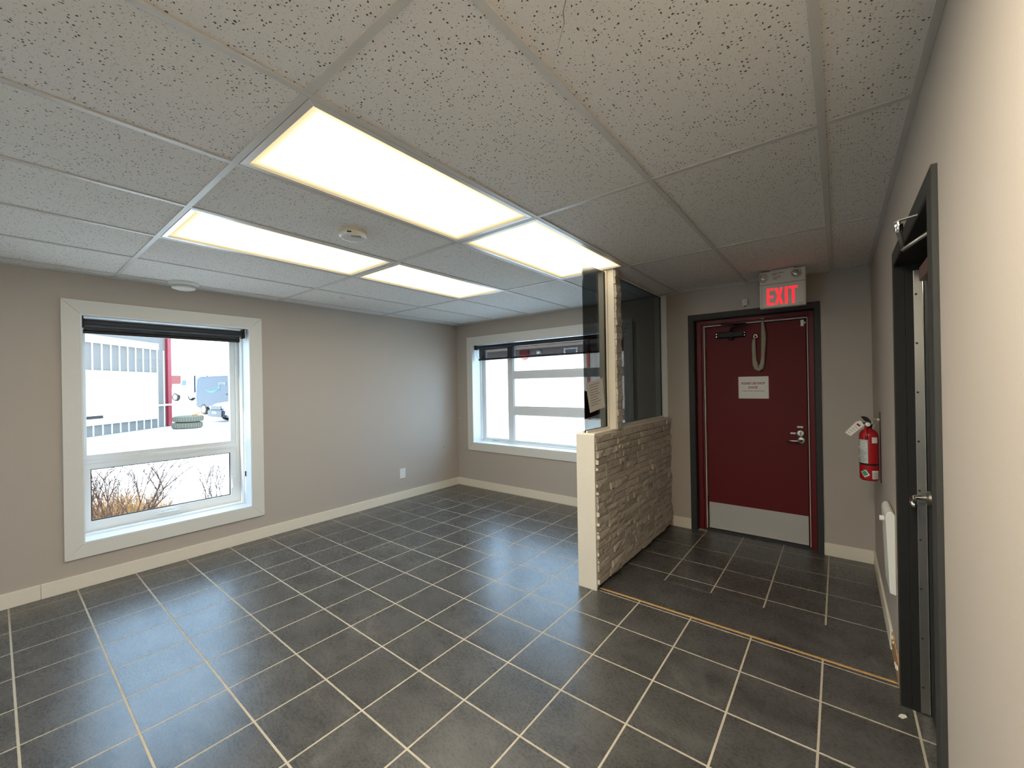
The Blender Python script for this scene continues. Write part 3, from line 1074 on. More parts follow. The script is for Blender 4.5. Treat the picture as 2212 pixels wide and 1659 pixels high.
# closer with folded arm
boxo('closer_body', 0.332, LY - 0.055, 1.892, 0.560, LY - 0.006, 1.944, 'black_metal', leaf, 0.006, seg=2)
boxo('closer_plate', 0.325, LY - 0.006, 1.886, 0.567, LY, 1.950, 'black_metal', leaf, 0.001)
for x in (0.327, 0.565):
    for z in (1.905, 1.930):
        obj('closer_screw', lathe(B(), [(0.007, -0.007), (0.007, 0.004)], (x, LY - 0.030, z), 'x', 12), 'chrome', dr, smooth='auto')
obj('closer_spindle', lathe(B(), [(0.020, 1.868), (0.022, 1.890), (0.014, 1.948), (0.012, 1.966)], (0.452, LY - 0.032, 0), 'z', 20), 'black_metal', dr, smooth='auto')
obj('closer_arm', tube(B(), [(0.452, LY - 0.034, 1.962), (0.470, LY - 0.060, 1.978), (0.53, LY - 0.085, 1.986), (0.588, LY - 0.100, 1.996)], 0.009, 8), 'black_metal', dr, smooth=True)
obj('closer_arm', tube(B(), [(0.588, LY - 0.100, 2.004), (0.50, LY - 0.066, 2.012), (0.395, LY - 0.030, 2.024)], 0.007, 8), 'black_metal', dr, smooth=True)
boxo('closer_shoe', 0.365, LY - 0.040, 2.016, 0.425, LY - 0.012, 2.034, 'black_metal', dr, 0.002)
# magnetic contact at the top corner
boxo('contact_sensor', 0.999, LY - 0.014, 1.945, 1.022, LY, 2.000, 'plastic_white', leaf, 0.002)
boxo('contact_magnet', 1.024, LY - 0.014, 1.965, 1.036, LY - 0.002, 1.985, 'plastic_white', leaf, 0.002)
# hinges seen as thin knuckles
for z in (0.28, 1.02, 1.76):
    obj('hinge', lathe(B(), [(0.006, z - 0.05), (0.006, z + 0.05)], (0.2165, LY - 0.004, 0), 'z', 10), 'frame_red', dr, smooth='auto')

# strap in a cloth sleeve that limits the door
st = thing('door_strap', (0.68, LY - 0.03, 1.56), 'cloth-sleeved safety chain looping between the frame and the red door', 'strap')
pth = []
ctrl = [(0.712, 2.035), (0.714, 2.00), (0.719, 1.93), (0.722, 1.86), (0.716, 1.77), (0.712, 1.69), (0.708, 1.635), (0.698, 1.592), (0.678, 1.576), (0.662, 1.590), (0.652, 1.618), (0.644, 1.66), (0.641, 1.72), (0.640, 1.79), (0.643, 1.85), (0.648, 1.872)]
rad = [0.006, 0.012, 0.018, 0.021, 0.018, 0.016, 0.018, 0.023, 0.020, 0.024, 0.024, 0.019, 0.017, 0.017, 0.013, 0.007]
obj('sleeve', tube(B(), [(x, LY - 0.030 + 0.006 * math.sin(k * 1.7), z) for k, (x, z) in enumerate(ctrl)], rad, 12), 'strap_cloth', st, smooth=True)
boxo('frame_hook_plate', 0.694, YB + 0.052, 2.040, 0.730, YB + 0.062, 2.046, 'chrome', st, 0.0015)
obj('frame_hook', tube(B(), [(0.712, YB + 0.058, 2.044), (0.712, LY - 0.038, 2.040), (0.712, LY - 0.032, 2.022)], 0.004, 8), 'chrome', st, smooth=True)
obj('leaf_ring', tube(B(), [(0.655 + 0.014 * math.cos(a), LY - 0.022, 1.885 + 0.016 * math.sin(a)) for a in [k * math.pi / 8 for k in range(17)]], 0.004, 8, cap=False), 'chrome', st, smooth=True)
obj('leaf_stud', lathe(B(), [(0.015, 0), (0.013, -0.008), (0.007, -0.024)], (0.664, LY, 1.893), 'y', 16), 'chrome', st, smooth='auto')

# notice on the door
nt_ = thing('door_notice', (0.63, LY - 0.001, 1.30), 'white paper notice reading please use shop door on the red door', 'notice')
boxo('sheet', 0.503, LY - 0.0014, 1.304, 0.750, LY - 0.0004, 1.511, 'paper', nt_)
text_obj('lettering', 'PLEASE USE SHOP', 0.0285, 'ink_red', nt_, (0.6245, LY - 0.0018, 1.446), FACE_MINUS_Y, bold=0.0006, sx=0.86)
text_obj('lettering', 'DOOR', 0.0285, 'ink_red', nt_, (0.6245, LY - 0.0018, 1.407), FACE_MINUS_Y, bold=0.0006, sx=0.88)
x = 0.535
while x < 0.715:
    wd = random.uniform(0.006, 0.020)
    boxo('print_line', x, LY - 0.0019, 1.3725, x + wd, LY - 0.0015, 1.3765, 'ink_dark', nt_)
    x += wd + 0.004

# exit sign, hung from the ceiling before the red door
ES = thing('exit_sign', (0.91, 3.36, 2.055), 'white emergency sign with glowing red EXIT and two lamp heads', 'exit sign')
boxo('housing', 0.756, 3.330, 2.060, 1.066, 3.386, 2.356, 'exit_body', ES, 0.004, seg=2)
boxo('face_plate', 0.766, 3.3265, 2.064, 1.056, 3.3305, 2.246, 'exit_body', ES, 0.001)
boxo('mount_canopy', 0.83, 3.335, 2.354, 0.99, 3.381, 2.3660, 'exit_body', ES, 0.003)
boxo('seam', 0.758, 3.3293, 2.2495, 1.064, 3.3303, 2.2520, 'frame_dark', ES)
boxo('seam', 0.7715, 3.3260, 2.066, 0.7730, 3.3268, 2.244, 'frame_dark', ES)
# letters E X I T drawn as bold strokes
def stroke_letter(polys):
    bm_ = B()
    for p_ in polys:
        prism(bm_, 'y', p_, 3.3245, 3.3265)
    obj('letter', bm_, 'exit_letter', ES)
def R_(x0, z0, x1, z1):
    return [(x0, z0), (x1, z0), (x1, z1), (x0, z1)]
z0, z1, sw = 2.082, 2.216, 0.017
ex0 = 0.806
stroke_letter([R_(ex0, z0, ex0 + sw, z1), R_(ex0 + sw, z0, ex0 + 0.050, z0 + sw), R_(ex0 + sw, z1 - sw, ex0 + 0.050, z1), R_(ex0 + sw, (z0 + z1) / 2 - 0.008, ex0 + 0.046, (z0 + z1) / 2 + 0.008)])
xx0 = 0.862
xm = xx0 + 0.028
zm = (z0 + z1) / 2
stroke_letter([[(xx0, z0), (xx0 + 0.018, z0), (xm, zm - 0.018), (xx0 + 0.038, z0), (xx0 + 0.056, z0), (xm + 0.010, zm), (xx0 + 0.056, z1), (xx0 + 0.038, z1), (xm, zm + 0.018), (xx0 + 0.018, z1), (xx0, z1), (xm - 0.010, zm)]])
stroke_letter([R_(0.930, z0, 0.930 + sw + 0.001, z1)])
stroke_letter([R_(0.976, z0, 0.976 + sw, z1 - sw), R_(0.955, z1 - sw, 1.014, z1)])
# lamp heads on the upper part
for x, z in ((0.784, 2.306), (1.005, 2.312)):
    lh = obj('lamp_head', lathe(B(), [(0.034, 0), (0.034, -0.012), (0.029, -0.020), (0.027, -0.014)], (x, 3.330, z), 'y', 28), 'exit_body', ES, smooth='auto')
    obj('lens', lathe(B(), [(0.026, -0.013), (0.020, -0.019), (0.006, -0.022)], (x, 3.330, z), 'y', 24), 'lamp_glass', lh, smooth=True)
    obj('bulb', lathe(B(), [(0.009, -0.020), (0.008, -0.026), (0.002, -0.029)], (x, 3.330, z), 'y', 16), 'chrome', lh, smooth=True)
for k, (x0, x1, z) in enumerate(((0.846, 0.880, 2.334), (0.885, 0.925, 2.334), (0.846, 0.875, 2.322), (0.885, 0.898, 2.314), (0.850, 0.905, 2.302), (0.848, 0.880, 2.290))):
    boxo('print_line', x0, 3.3292, z - 0.0016, x1, 3.3300, z + 0.0016, 'ink_dark', ES)
boxo('print_line', 1.020, 3.3258, 2.073, 1.046, 3.3264, 2.076, 'ink_dark', ES)

# motion sensor above the red door
ms = thing('motion_sensor', (0.592, YB, 2.17), 'small white motion sensor on the wall above the red door', 'sensor')
boxo('case', 0.568, YB - 0.030, 2.165, 0.610, YB, 2.226, 'plastic_white', ms, 0.007, seg=2)
obj('lens', lathe(B(), [(0.013, -0.030), (0.010, -0.036), (0.003, -0.039)], (0.588, YB, 2.194), 'y', 18), 'vinyl', ms, smooth=True)
boxo('base_clip', 0.583, YB - 0.014, 2.157, 0.594, YB, 2.166, 'frame_dark', ms, 0.001)

# ------------------------------------------------------------------ dark door on the right wall (door_2)
dd = thing('door_2', (XR + 0.05, 1.48, 0), 'black metal door in a charcoal frame with chrome edge strip', 'door', kind='structure')
FX = 1.4525
def casing_prism(pts, x0, x1, name, mat, bev=0.0015):
    bm_ = B()
    prism(bm_, 'x', pts, x0, x1)
    return obj(name, bm_, mat, dd, bev)
casing_prism([(0.955, 0), (1.03, 0), (1.03, 2.042), (0.955, 2.042)], FX, XR + 0.001, 'frame_jamb', 'frame_dark')
casing_prism([(1.93, 0), (1.968, 0), (1.968, 2.042), (1.93, 2.042)], FX, XR + 0.001, 'frame_jamb', 'frame_dark')
casing_prism([(1.03, 1.985), (1.93, 1.985), (1.93, 2.042), (1.03, 2.042)], FX, XR + 0.001, 'frame_head', 'frame_dark')
# reveals: outer step, then rebate
for y0, y1 in ((1.030, 1.036), (1.924, 1.930)):
    boxo('reveal', FX + 0.001, y0, 0.002, 1.490, y1, 1.985, 'door_black', dd, 0.0008)
for y0, y1 in ((1.030, 1.042), (1.918, 1.930)):
    boxo('rebate', 1.4905, y0, 0.002, 1.600, y1, 1.985, 'door_black', dd, 0.0015)
boxo('head_reveal', FX + 0.001, 1.036, 1.975, 1.600, 1.924, 1.985, 'door_black', dd, 0.001)
dl = boxo('leaf', 1.549, 1.044, 0.010, 1.592, 1.914, 1.968, 'door_black', dd, 0.002)
ed = boxo('edge_strip', 1.5165, 1.9125, 0.006, 1.5445, 1.9175, 1.945, 'steel', dd, 0.001)
for k in range(9):
    z = 0.12 + k * 0.215
    obj('screw', lathe(B(), [(0.0045, 0), (0.0045, -0.0015), (0.002, -0.0024)], (1.524, 1.9125, z), 'y', 10), 'frame_dark', ed, smooth='auto')
boxo('strip_fold', 1.5445, 1.907, 0.006, 1.5475, 1.9175, 1.945, 'chrome', dd, 0.001)
# lever
obj('lever_rose', lathe(B(), [(0.030, 0), (0.030, -0.008), (0.018, -0.014)], (1.549, 1.84, 0.965), 'x', 28), 'steel', dl, smooth='auto')
obj('lever', tube(B(), [(1.545, 1.84, 0.965), (1.505, 1.84, 0.965), (1.490, 1.825, 0.963), (1.488, 1.79, 0.958), (1.490, 1.735, 0.952)],
          [0.011, 0.010, 0.012, 0.011, 0.009], 12), 'chrome', dd, smooth=True)
# closer linkage folded out at the head
obj('closer_arm', prism(B(), 'z', [(1.402, 1.243), (1.412, 1.222), (1.536, 1.150), (1.540, 1.172)], 1.9815, 1.9865 - 0.0005), 'steel', dd, 0.0008)
obj('closer_pin', lathe(B(), [(0.007, 1.945), (0.011, 1.950), (0.011, 1.972), (0.005, 1.975), (0.005, 1.984)], (1.413, 1.232, 0), 'z', 16), 'chrome', dd, smooth='auto')
obj('closer_rod', tube(B(), [(1.413, 1.232, 1.952), (1.418, 1.235, 1.925), (1.422, 1.238, 1.892)], [0.008, 0.006, 0.007], 10), 'frame_dark', dd, smooth=True)
obj('closer_arm', tube(B(), [(1.420, 1.238, 1.888), (1.480, 1.205, 1.925), (1.540, 1.172, 1.958)], 0.0065, 8), 'steel', dd, smooth=True)
boxo('closer_body', 1.520, 1.50, 1.870, 1.549, 1.78, 1.93, 'steel', dl, 0.004)

# ------------------------------------------------------------------ wall heater, extinguisher, outlet, chip
ht = thing('wall_heater', (1.44, 2.35, 0.38), 'slim white wall heater with rounded top and knob under the extinguisher', 'heater')
prof = [(1.440, 0.395), (1.4648, 0.388), (1.4648, 0.790), (1.452, 0.806), (1.440, 0.804), (1.431, 0.792), (1.428, 0.775)]
obj('body', prism(B(), 'y', prof, 2.18, 2.42), 'plastic_white', ht, 0.004, seg=2)
obj('knob', lathe(B(), [(0.013, 0), (0.013, -0.018), (0.010, -0.020)], (1.430, 2.28, 0.745), 'x', 18), 'plastic_white', ht, smooth='auto')
for k in range(5):
    z = 0.45 + k * 0.05
    boxo('louvre', 1.4295 + (0.755 - z) * 0.030, 2.21, z, 1.440 + (0.755 - z) * 0.02, 2.39, z + 0.006, 'white_trim', ht, 0.001)

fe = thing('fire_extinguisher', (1.405, 3.0, 0.80), 'red fire extinguisher with inspection tag hung on the wall near the corner', 'extinguisher')
ec = (1.405, 3.0, 0)
obj('cylinder', lathe(B(), [(0.040, 0.803), (0.0485, 0.812), (0.0495, 0.83), (0.0495, 1.09), (0.046, 1.112), (0.036, 1.128), (0.022, 1.138), (0.018, 1.146)], ec, 'z', 40), 'ext_red', fe, smooth='auto')
obj('band', lathe(B(), [(0.0500, 0.905), (0.0503, 0.907), (0.0503, 0.914), (0.0500, 0.916)], ec, 'z', 40), 'black_metal', fe, smooth='auto')
def wrap_label(name, a0, a1, z0, z1, mat, r_=0.0500, skew=0.0, n=10, parent=fe):
    bm_ = B()
    vs_ = []
    for k in range(n + 1):
        a = a0 + (a1 - a0) * k / n
        p = (ec[0] + r_ * math.cos(a), ec[1] + r_ * math.sin(a))
        vs_.append((bm_.verts.new((p[0], p[1], z0 + skew * k / n)), bm_.verts.new((p[0], p[1], z1 + skew * k / n))))
    for k in range(n):
        bm_.faces.new([vs_[k][0], vs_[k + 1][0], vs_[k + 1][1], vs_[k][1]])
    return obj(name, bm_, mat, parent, smooth=True)
D_ = math.radians
wrap_label('instruction_label', D_(198), D_(262), 0.918, 1.072, 'ext_label')
for z in (1.040, 1.022):
    wrap_label('print_line', D_(212), D_(256), z, z + 0.011, 'paper', 0.0503)
    wrap_label('print_line', D_(218), D_(250), z + 0.004, z + 0.007, 'ink_dark', 0.0505)
for k in range(8):
    z = 0.928 + k * 0.010
    wrap_label('print_line', D_(204), D_(random.uniform(240, 258)), z, z + 0.002, 'ink_dark', 0.0503)
for k in range(4):
    wrap_label('print_line', D_(190), D_(197), 0.95 + k * 0.030, 0.968 + k * 0.030, ('paper', 'ink_dark')[k % 2], 0.0503)
wrap_label('side_label', D_(286), D_(325), 1.052, 1.090, 'paper')
wrap_label('side_label', D_(285), D_(332), 0.818, 0.872, 'paper')
for k in range(4):
    wrap_label('print_line', D_(288), D_(325), 0.826 + k * 0.010, 0.829 + k * 0.010, 'ink_dark', 0.0503)
# green diamond sticker
def cyl_pt(deg, z, r_):
    return (ec[0] + r_ * math.cos(D_(deg)), ec[1] + r_ * math.sin(D_(deg)), z)
def cyl_quad(corners, r_, n=6):
    bm_ = B()
    g = []
    for a in range(n + 1):
        row = []
        for c in range(n + 1):
            u_, v_ = a / n, c / n
            w_ = ((1 - u_) * (1 - v_), u_ * (1 - v_), u_ * v_, (1 - u_) * v_)
            row.append(bm_.verts.new(cyl_pt(sum(w_[k] * corners[k][0] for k in range(4)), sum(w_[k] * corners[k][1] for k in range(4)), r_)))
        g.append(row)
    for a in range(n):
        for c in range(n):
            bm_.faces.new([g[a][c], g[a + 1][c], g[a + 1][c + 1], g[a][c + 1]])
    return bm_
dm = obj('diamond_sticker', cyl_quad(((214, 0.858), (240, 0.824), (272, 0.842), (248, 0.876)), 0.0502), 'paper', fe)
obj('sticker_print', cyl_quad(((219, 0.8575), (240, 0.832), (262, 0.845), (246, 0.870)), 0.0505), 'ext_green', dm)
# valve, handles, gauge
obj('valve', lathe(B(), [(0.017, 1.144), (0.019, 1.150), (0.019, 1.166), (0.013, 1.172), (0.013, 1.186)], ec, 'z', 20), 'black_metal', fe, smooth='auto')
obj('handle_upper', prism(B(), 'y', [(1.366, 1.222), (1.378, 1.204), (1.394, 1.184), (1.420, 1.184), (1.414, 1.200), (1.400, 1.218), (1.384, 1.222)], 2.988, 3.012), 'black_metal', fe, 0.002)
obj('handle_lower', prism(B(), 'y', [(1.372, 1.172), (1.415, 1.178), (1.415, 1.186), (1.372, 1.180)], 2.990, 3.010), 'black_metal', fe, 0.0015)
obj('gauge', lathe(B(), [(0.014, -0.018), (0.014, -0.028), (0.011, -0.030)], (1.401, 3.0, 1.172), 'y', 18), 'plastic_white', fe, smooth='auto')
obj('nozzle', tube(B(), [(1.418, 2.995, 1.168), (1.434, 2.988, 1.166), (1.446, 2.984, 1.165)], [0.004, 0.004, 0.003], 8), 'chrome', fe, smooth=True)
obj('hose', tube(B(), [(1.396, 2.985, 1.160), (1.388, 2.962, 1.140), (1.392, 2.950, 1.10), (1.393, 2.9485, 1.075)], 0.008, 8), 'ext_red', fe, smooth=True)
obj('safety_pin', tube(B(), [(1.386 + 0.011 * math.cos(a), 2.984, 1.180 + 0.011 * math.sin(a)) for a in [k * math.pi / 6 for k in range(13)]], 0.0014, 6, cap=False), 'brass', fe)
tg = obj('inspection_tag', prism(B(), 'y', [(1.365, 1.196), (1.384, 1.166), (1.312, 1.090), (1.283, 1.112), (1.340, 1.186)], 2.972, 2.973), 'paper', fe)
obj('tag_print', prism(B(), 'y', [(1.350, 1.178), (1.366, 1.163), (1.358, 1.155), (1.342, 1.168)], 2.9714, 2.972), 'ink_red', tg)
for k in range(4):
    t_ = k * 0.013
    obj('print_line', prism(B(), 'y', [(1.334 - t_, 1.158 - t_ * .9), (1.350 - t_, 1.143 - t_ * .9), (1.3485 - t_, 1.1415 - t_ * .9), (1.3325 - t_, 1.1565 - t_ * .9)], 2.9716, 2.972), 'ink_dark', tg)
bk = thing('extinguisher_bracket', (1.462, 3.0, 0.75), 'flat steel wall hook carrying the fire extinguisher', 'bracket')
boxo('plate', 1.4605, 2.99, 0.79, 1.4650, 3.012, 1.255, 'frame_dark', bk, 0.001)
obj('hook', tube(B(), [(1.462, 3.0, 1.206), (1.440, 3.0, 1.206), (1.420, 3.0, 1.204)], 0.004, 8), 'brass', bk, smooth=True)
obj('hook_tip', lathe(B(), [(0.008, 1.448), (0.008, 1.460)], (0, 3.0, 1.203), 'x', 14), 'plastic_white', bk, smooth='auto')

ot = thing('wall_outlet', (XL, 2.717, 0.27), 'white wall outlet low on the wall beside the tall window', 'outlet')
boxo('cover_plate', XL, 2.672, 0.275, XL + 0.006, 2.762, 0.402, 'plastic_white', ot, 0.002)
for z in (0.312, 0.365):
    sk = boxo('socket', XL + 0.006, 2.700, z - 0.016, XL + 0.0075, 2.734, z + 0.016, 'vinyl', ot, 0.0006)
    for dy in (-0.007, 0.007):
        boxo('slot', XL + 0.0073, 2.717 + dy - 0.0012, z - 0.004, XL + 0.0078, 2.717 + dy + 0.0012, z + 0.008, 'slot_black', sk)
pcf = obj('paint_chip', prism(B(), 'z', [(1.436, 1.835), (1.446, 1.858), (1.462, 1.862), (1.466, 1.848), (1.450, 1.828)], 0.0, 0.0025), 'plaster_chip')
tag(pcf, 'small white chip lying on the tile by the dark door', 'debris')
obj('wall_plug', lathe(B(), [(0.006, 0), (0.005, 0.003)], (XL, 3.45, 0.585), 'x', 10), 'frame_dark', wl, smooth='auto')
obj('cable_clip', lathe(B(), [(0.008, 0), (0.007, -0.008)], (-3.19, YB, 0.99), 'y', 10), 'plastic_white', wb, smooth='auto')

# ------------------------------------------------------------------ ceiling fixtures
FIX_LABELS = {(-1, 0): 'lit recessed ceiling light panel, the one above the middle of the open floor',
              (-1, 1): 'lit recessed ceiling light panel touching the stone post of the partition',
              (-3, 0): 'lit recessed ceiling light panel nearest to the tall window',
              (-3, 1): 'lit recessed ceiling light panel nearest to the corner of both windows',
              (1, -1): 'added unseen ceiling light panel beside the beige wall, boosted to brighten the entry side'}
for (gi, gj), lab in FIX_LABELS.items():
    cx, cy = (gi + 0.5) * PX, (gj + 0.5) * PY
    lt = thing('ceiling_light', (cx, cy, 2.365), lab, 'ceiling light', 'recessed ceiling light panels')
    o_ = (cx - PX / 2 + 0.014, cy - PY / 2 + 0.014, cx + PX / 2 - 0.014, cy + PY / 2 - 0.014)
    i_ = (cx - 0.266, cy - 0.570, cx + 0.266, cy + 0.570)
    mitred('frame_rail', 'z', o_, i_, 2.3668, 2.382, 'light_frame', lt, 0.0012)
    bm = box(B(), cx - 0.266, cy - 0.570, 2.3765, cx + 0.266, cy + 0.570, 2.3795)
    obj('diffuser', bm, 'diffuser_added_boost' if (gi, gj) == (1, -1) else 'diffuser', lt)
    boxo('housing', cx - PX / 2 + 0.015, cy - PY / 2 + 0.015, 2.383, cx + PX / 2 - 0.015, cy + PY / 2 - 0.015, 2.455, 'light_frame', lt)

sd = thing('smoke_detector', (-0.93, 0.70, 2.33), 'cream round smoke alarm with grille between two ceiling lights', 'smoke alarm')
obj('base_ring', lathe(B(), [(0.076, 2.3715), (0.076, 2.360), (0.070, 2.358)], (-0.93, 0.70, 0), 'z', 40), 'plastic_cream', sd, smooth='auto')
obj('cover', lathe(B(), [(0.0735, 2.3585), (0.0755, 2.352), (0.0750, 2.342), (0.068, 2.334), (0.050, 2.331), (0.012, 2.330)], (-0.93, 0.70, 0), 'z', 40), 'plastic_white', sd, smooth='auto')
cd = Vector((1.2516 + 0.93, -0.6005 - 0.70, 0)).normalized()
sdv = cd.cross(Vector((0, 0, 1)))
pc_ = Vector((-0.93, 0.70, 2.346)) + cd * 0.0735
def oriented_box(name, c, hx, hz, dep, mat, parent):
    bm_ = B()
    for s_ in (0,):
        vs_ = []
        for (a, b, c_) in ((-1, -1, -1), (1, -1, -1), (1, 1, -1), (-1, 1, -1), (-1, -1, 1), (1, -1, 1), (1, 1, 1), (-1, 1, 1)):
            vs_.append(bm_.verts.new(c + sdv * (a * hx) + cd * (b * dep) + Vector((0, 0, c_ * hz))))
        for f in ((0, 3, 2, 1), (4, 5, 6, 7), (0, 1, 5, 4), (1, 2, 6, 5), (2, 3, 7, 6), (3, 0, 4, 7)):
            bm_.faces.new([vs_[i] for i in f])
    return obj(name, bm_, mat, parent)
oriented_box('test_window', pc_ + sdv * 0.020, 0.012, 0.0035, 0.003, 'slot_black', sd)
oriented_box('test_button', pc_ - sdv * 0.010, 0.016, 0.0045, 0.004, 'plastic_cream', sd)
for k in range(6):
    oriented_box('grille_slot', Vector((-0.93, 0.70, 2.3315)) + cd * 0.045 + sdv * (-0.038 + k * 0.009), 0.0016, 0.0016, 0.010, 'slot_black', sd)

hd = thing('heat_detector', (-3.03, 0.40, 2.32), 'white stepped round detector on the ceiling above the tall window', 'smoke alarm')
obj('base_ring', lathe(B(), [(0.100, 2.3715), (0.104, 2.362), (0.100, 2.352), (0.085, 2.346), (0.060, 2.344)], (-3.03, 0.40, 0), 'z', 40), 'plastic_white', hd, smooth='auto')
obj('sensor_dome', lathe(B(), [(0.055, 2.345), (0.055, 2.334), (0.082, 2.330), (0.078, 2.322), (0.050, 2.312), (0.012, 2.310)], (-3.03, 0.40, 0), 'z', 40), 'plastic_white', hd, smooth='auto')

cm = obj('ceiling_hook', tube(B(), [(-2.60, 1.545, 2.3715), (-2.60, 1.545, 2.366), (-2.602, 1.575, 2.362), (-2.604, 1.60, 2.367)], 0.004, 8), 'plastic_cream', smooth=True)
tag(cm, 'tiny cream hook stuck to the ceiling panel by the window corner', 'hook')

# ------------------------------------------------------------------ outdoors
bm = B()
nx = 48
gx0, gx1, gy0, gy1 = -260.0, 60.0, -80.0, 240.0
def ground_part(x0, y0, x1, y1):
    v_ = [bm.verts.new(p) for p in ((x0, y0, GZ), (x1, y0, GZ), (x1, y1, GZ), (x0, y1, GZ))]
    bm.faces.new(v_)
ground_part(gx0, gy0, XL - 0.3, gy1)
ground_part(XL - 0.3, YB + 0.3, gx1, gy1)
ground_part(XL - 0.3, gy0, gx1, YR - 0.25)
gr = obj('ground', bm, 'snow')
tag(gr, 'snow covered ground outside the windows', 'snow', kind='structure')

# corrugated shed beyond the tall window
A0 = Vector((-19.706, 1.489, 0))
TT = Vector((-0.713, 0.702, 0)).normalized()
NN = Vector((0.702, 0.713, 0)).normalized()
sh = thing('metal_shed', (A0.x, A0.y, GZ), 'grey ribbed metal shed with red corner and blank white board', 'building')
def wall_pt(s, z, d=0.0):
    p = A0 + TT * s + NN * d
    return Vector((p.x, p.y, z))
def slab_on(name, s0, s1, z0, z1, d0, d1, mat, parent, bevel=0.0):
    bm_ = B()
    vs_ = [bm_.verts.new(wall_pt(s, z, d)) for (s, d, z) in ((s0, d0, z0), (s1, d0, z0), (s1, d1, z0), (s0, d1, z0), (s0, d0, z1), (s1, d0, z1), (s1, d1, z1), (s0, d1, z1))]
    for f in ((0, 3, 2, 1), (4, 5, 6, 7), (0, 1, 5, 4), (1, 2, 6, 5), (2, 3, 7, 6), (3, 0, 4, 7)):
        bm_.faces.new([vs_[i] for i in f])
    return obj(name, bm_, mat, parent, bevel)
slab_on('siding', -6.0, 4.0, GZ, 4.2, -6.0, 0.0, 'siding', sh)
s = -5.8
while s < 3.95:
    slab_on('rib', s - 0.022, s + 0.022, GZ + 0.02, 3.25, 0.0, 0.025, 'siding_rib', sh)
    s += 0.40
slab_on('eave_band', -6.0, 3.35, 3.25, 3.52, 0.0, 0.12, 'sign_board_white', sh)
slab_on('corner_post', 3.93, 4.16, GZ, 4.2, -6.0, 0.10, 'post_red', sh)
bd = slab_on('board', -5.0, 3.28, 0.26, 2.25, 0.06, 0.10, 'sign_board_white', sh)
slab_on('board_mark', -0.4, 0.50, 0.49, 0.60, 0.10, 0.11, 'car_black', bd)
slab_on('conduit', 3.28, 4.2, 0.80, 0.87, 0.10, 0.15, 'sign_board_white', sh)

# tyres
def tyre(z, x, y, R, h, label, mat):
    root = thing('stacked_tire', (x, y, z), label, 'tire')
    prof = [(R * 0.62, 0.02), (R * 0.72, 0.0), (R * 0.95, 0.02), (R, h * 0.2), (R, h * 0.8), (R * 0.95, h - 0.02), (R * 0.72, h), (R * 0.62, h - 0.02)]
    bm_ = B()
    lathe(bm_, [(r_, z + q_) for r_, q_ in prof], (x, y, 0), 'z', 40)
    obj('casing', bm_, mat, root, smooth='auto')
    for k in range(36):
        a = 2 * math.pi * k / 36
        c_ = Vector((x + R * math.cos(a), y + R * math.sin(a), z + h * 0.5))
        t_ = Vector((-math.sin(a), math.cos(a), 0))
        n_ = Vector((math.cos(a), math.sin(a), 0))
        if n_.dot(Vector((21, -5, 0))) < -4:
            continue
        bm2 = B()
        vs_ = [bm2.verts.new(c_ + t_ * (p * 0.030) + n_ * (q * 0.012) + Vector((0, 0, w * h * 0.30))) for (p, q, w) in ((-1, -1, -1), (1, -1, -1), (1, 1, -1), (-1, 1, -1), (-1, -1, 1), (1, -1, 1), (1, 1, 1), (-1, 1, 1))]
        for f in ((0, 3, 2, 1), (4, 5, 6, 7), (0, 1, 5, 4), (1, 2, 6, 5), (2, 3, 7, 6), (3, 0, 4, 7)):
            bm2.faces.new([vs_[i] for i in f])
        obj('tread_block', bm2, mat, root)
    return root
tyre(GZ, -20.55, 4.55, 0.52, 0.27, 'dusty truck tire lying on the snow, lower of two', 'tire_dusty')
tyre(GZ + 0.272, -20.52, 4.58, 0.52, 0.27, 'dusty truck tire stacked on top of the other', 'tire_dusty')
rp = obj('rope', tube(B(), [(-20.25, 4.65, GZ + 0.56), (-20.30, 4.80, GZ + 0.58), (-20.22, 4.92, GZ + 0.68), (-20.35, 5.02, GZ + 0.62)], 0.03, 8), 'rope_orange', smooth=True)
tag(rp, 'orange rope lying on the stacked tires', 'rope')

# vehicles are modelled along local +x (front), z up, then set in place
def vehicle_matrix(x, y, yaw, size=1.0):
    return Matrix.Translation((x, y, GZ)) @ Matrix.Rotation(yaw, 4, 'Z') @ Matrix.Scale(size, 4)
def vobj(name, bm_, mat, root, M, bevel=0.0, smooth=False, seg=1):
    if bevel:
        bmesh.ops.recalc_face_normals(bm_, faces=bm_.faces[:])
        bmesh.ops.bevel(bm_, geom=bm_.edges[:], offset=bevel, segments=seg, affect='EDGES', clamp_overlap=True)
    bm_.transform(M)
    return obj(name, bm_, mat, root, smooth=smooth)
def wheel(root, M, x, y, R, w, hubmat='siding_rib'):
    wv = vobj('wheel', lathe(B(), [(R * 0.7, -w / 2), (R * 0.97, -w / 2), (R, -w * 0.35), (R, w * 0.35), (R * 0.97, w / 2), (R * 0.7, w / 2)], (x, y, R), 'y', 28), 'rubber', root, M, smooth='auto')
    vobj('hub', lathe(B(), [(R * 0.62, -w / 2 - 0.01), (R * 0.60, -w / 2 + 0.03), (R * 0.60, w / 2 - 0.03), (R * 0.62, w / 2 + 0.01)], (x, y, R), 'y', 20), hubmat, wv, M, smooth='auto')

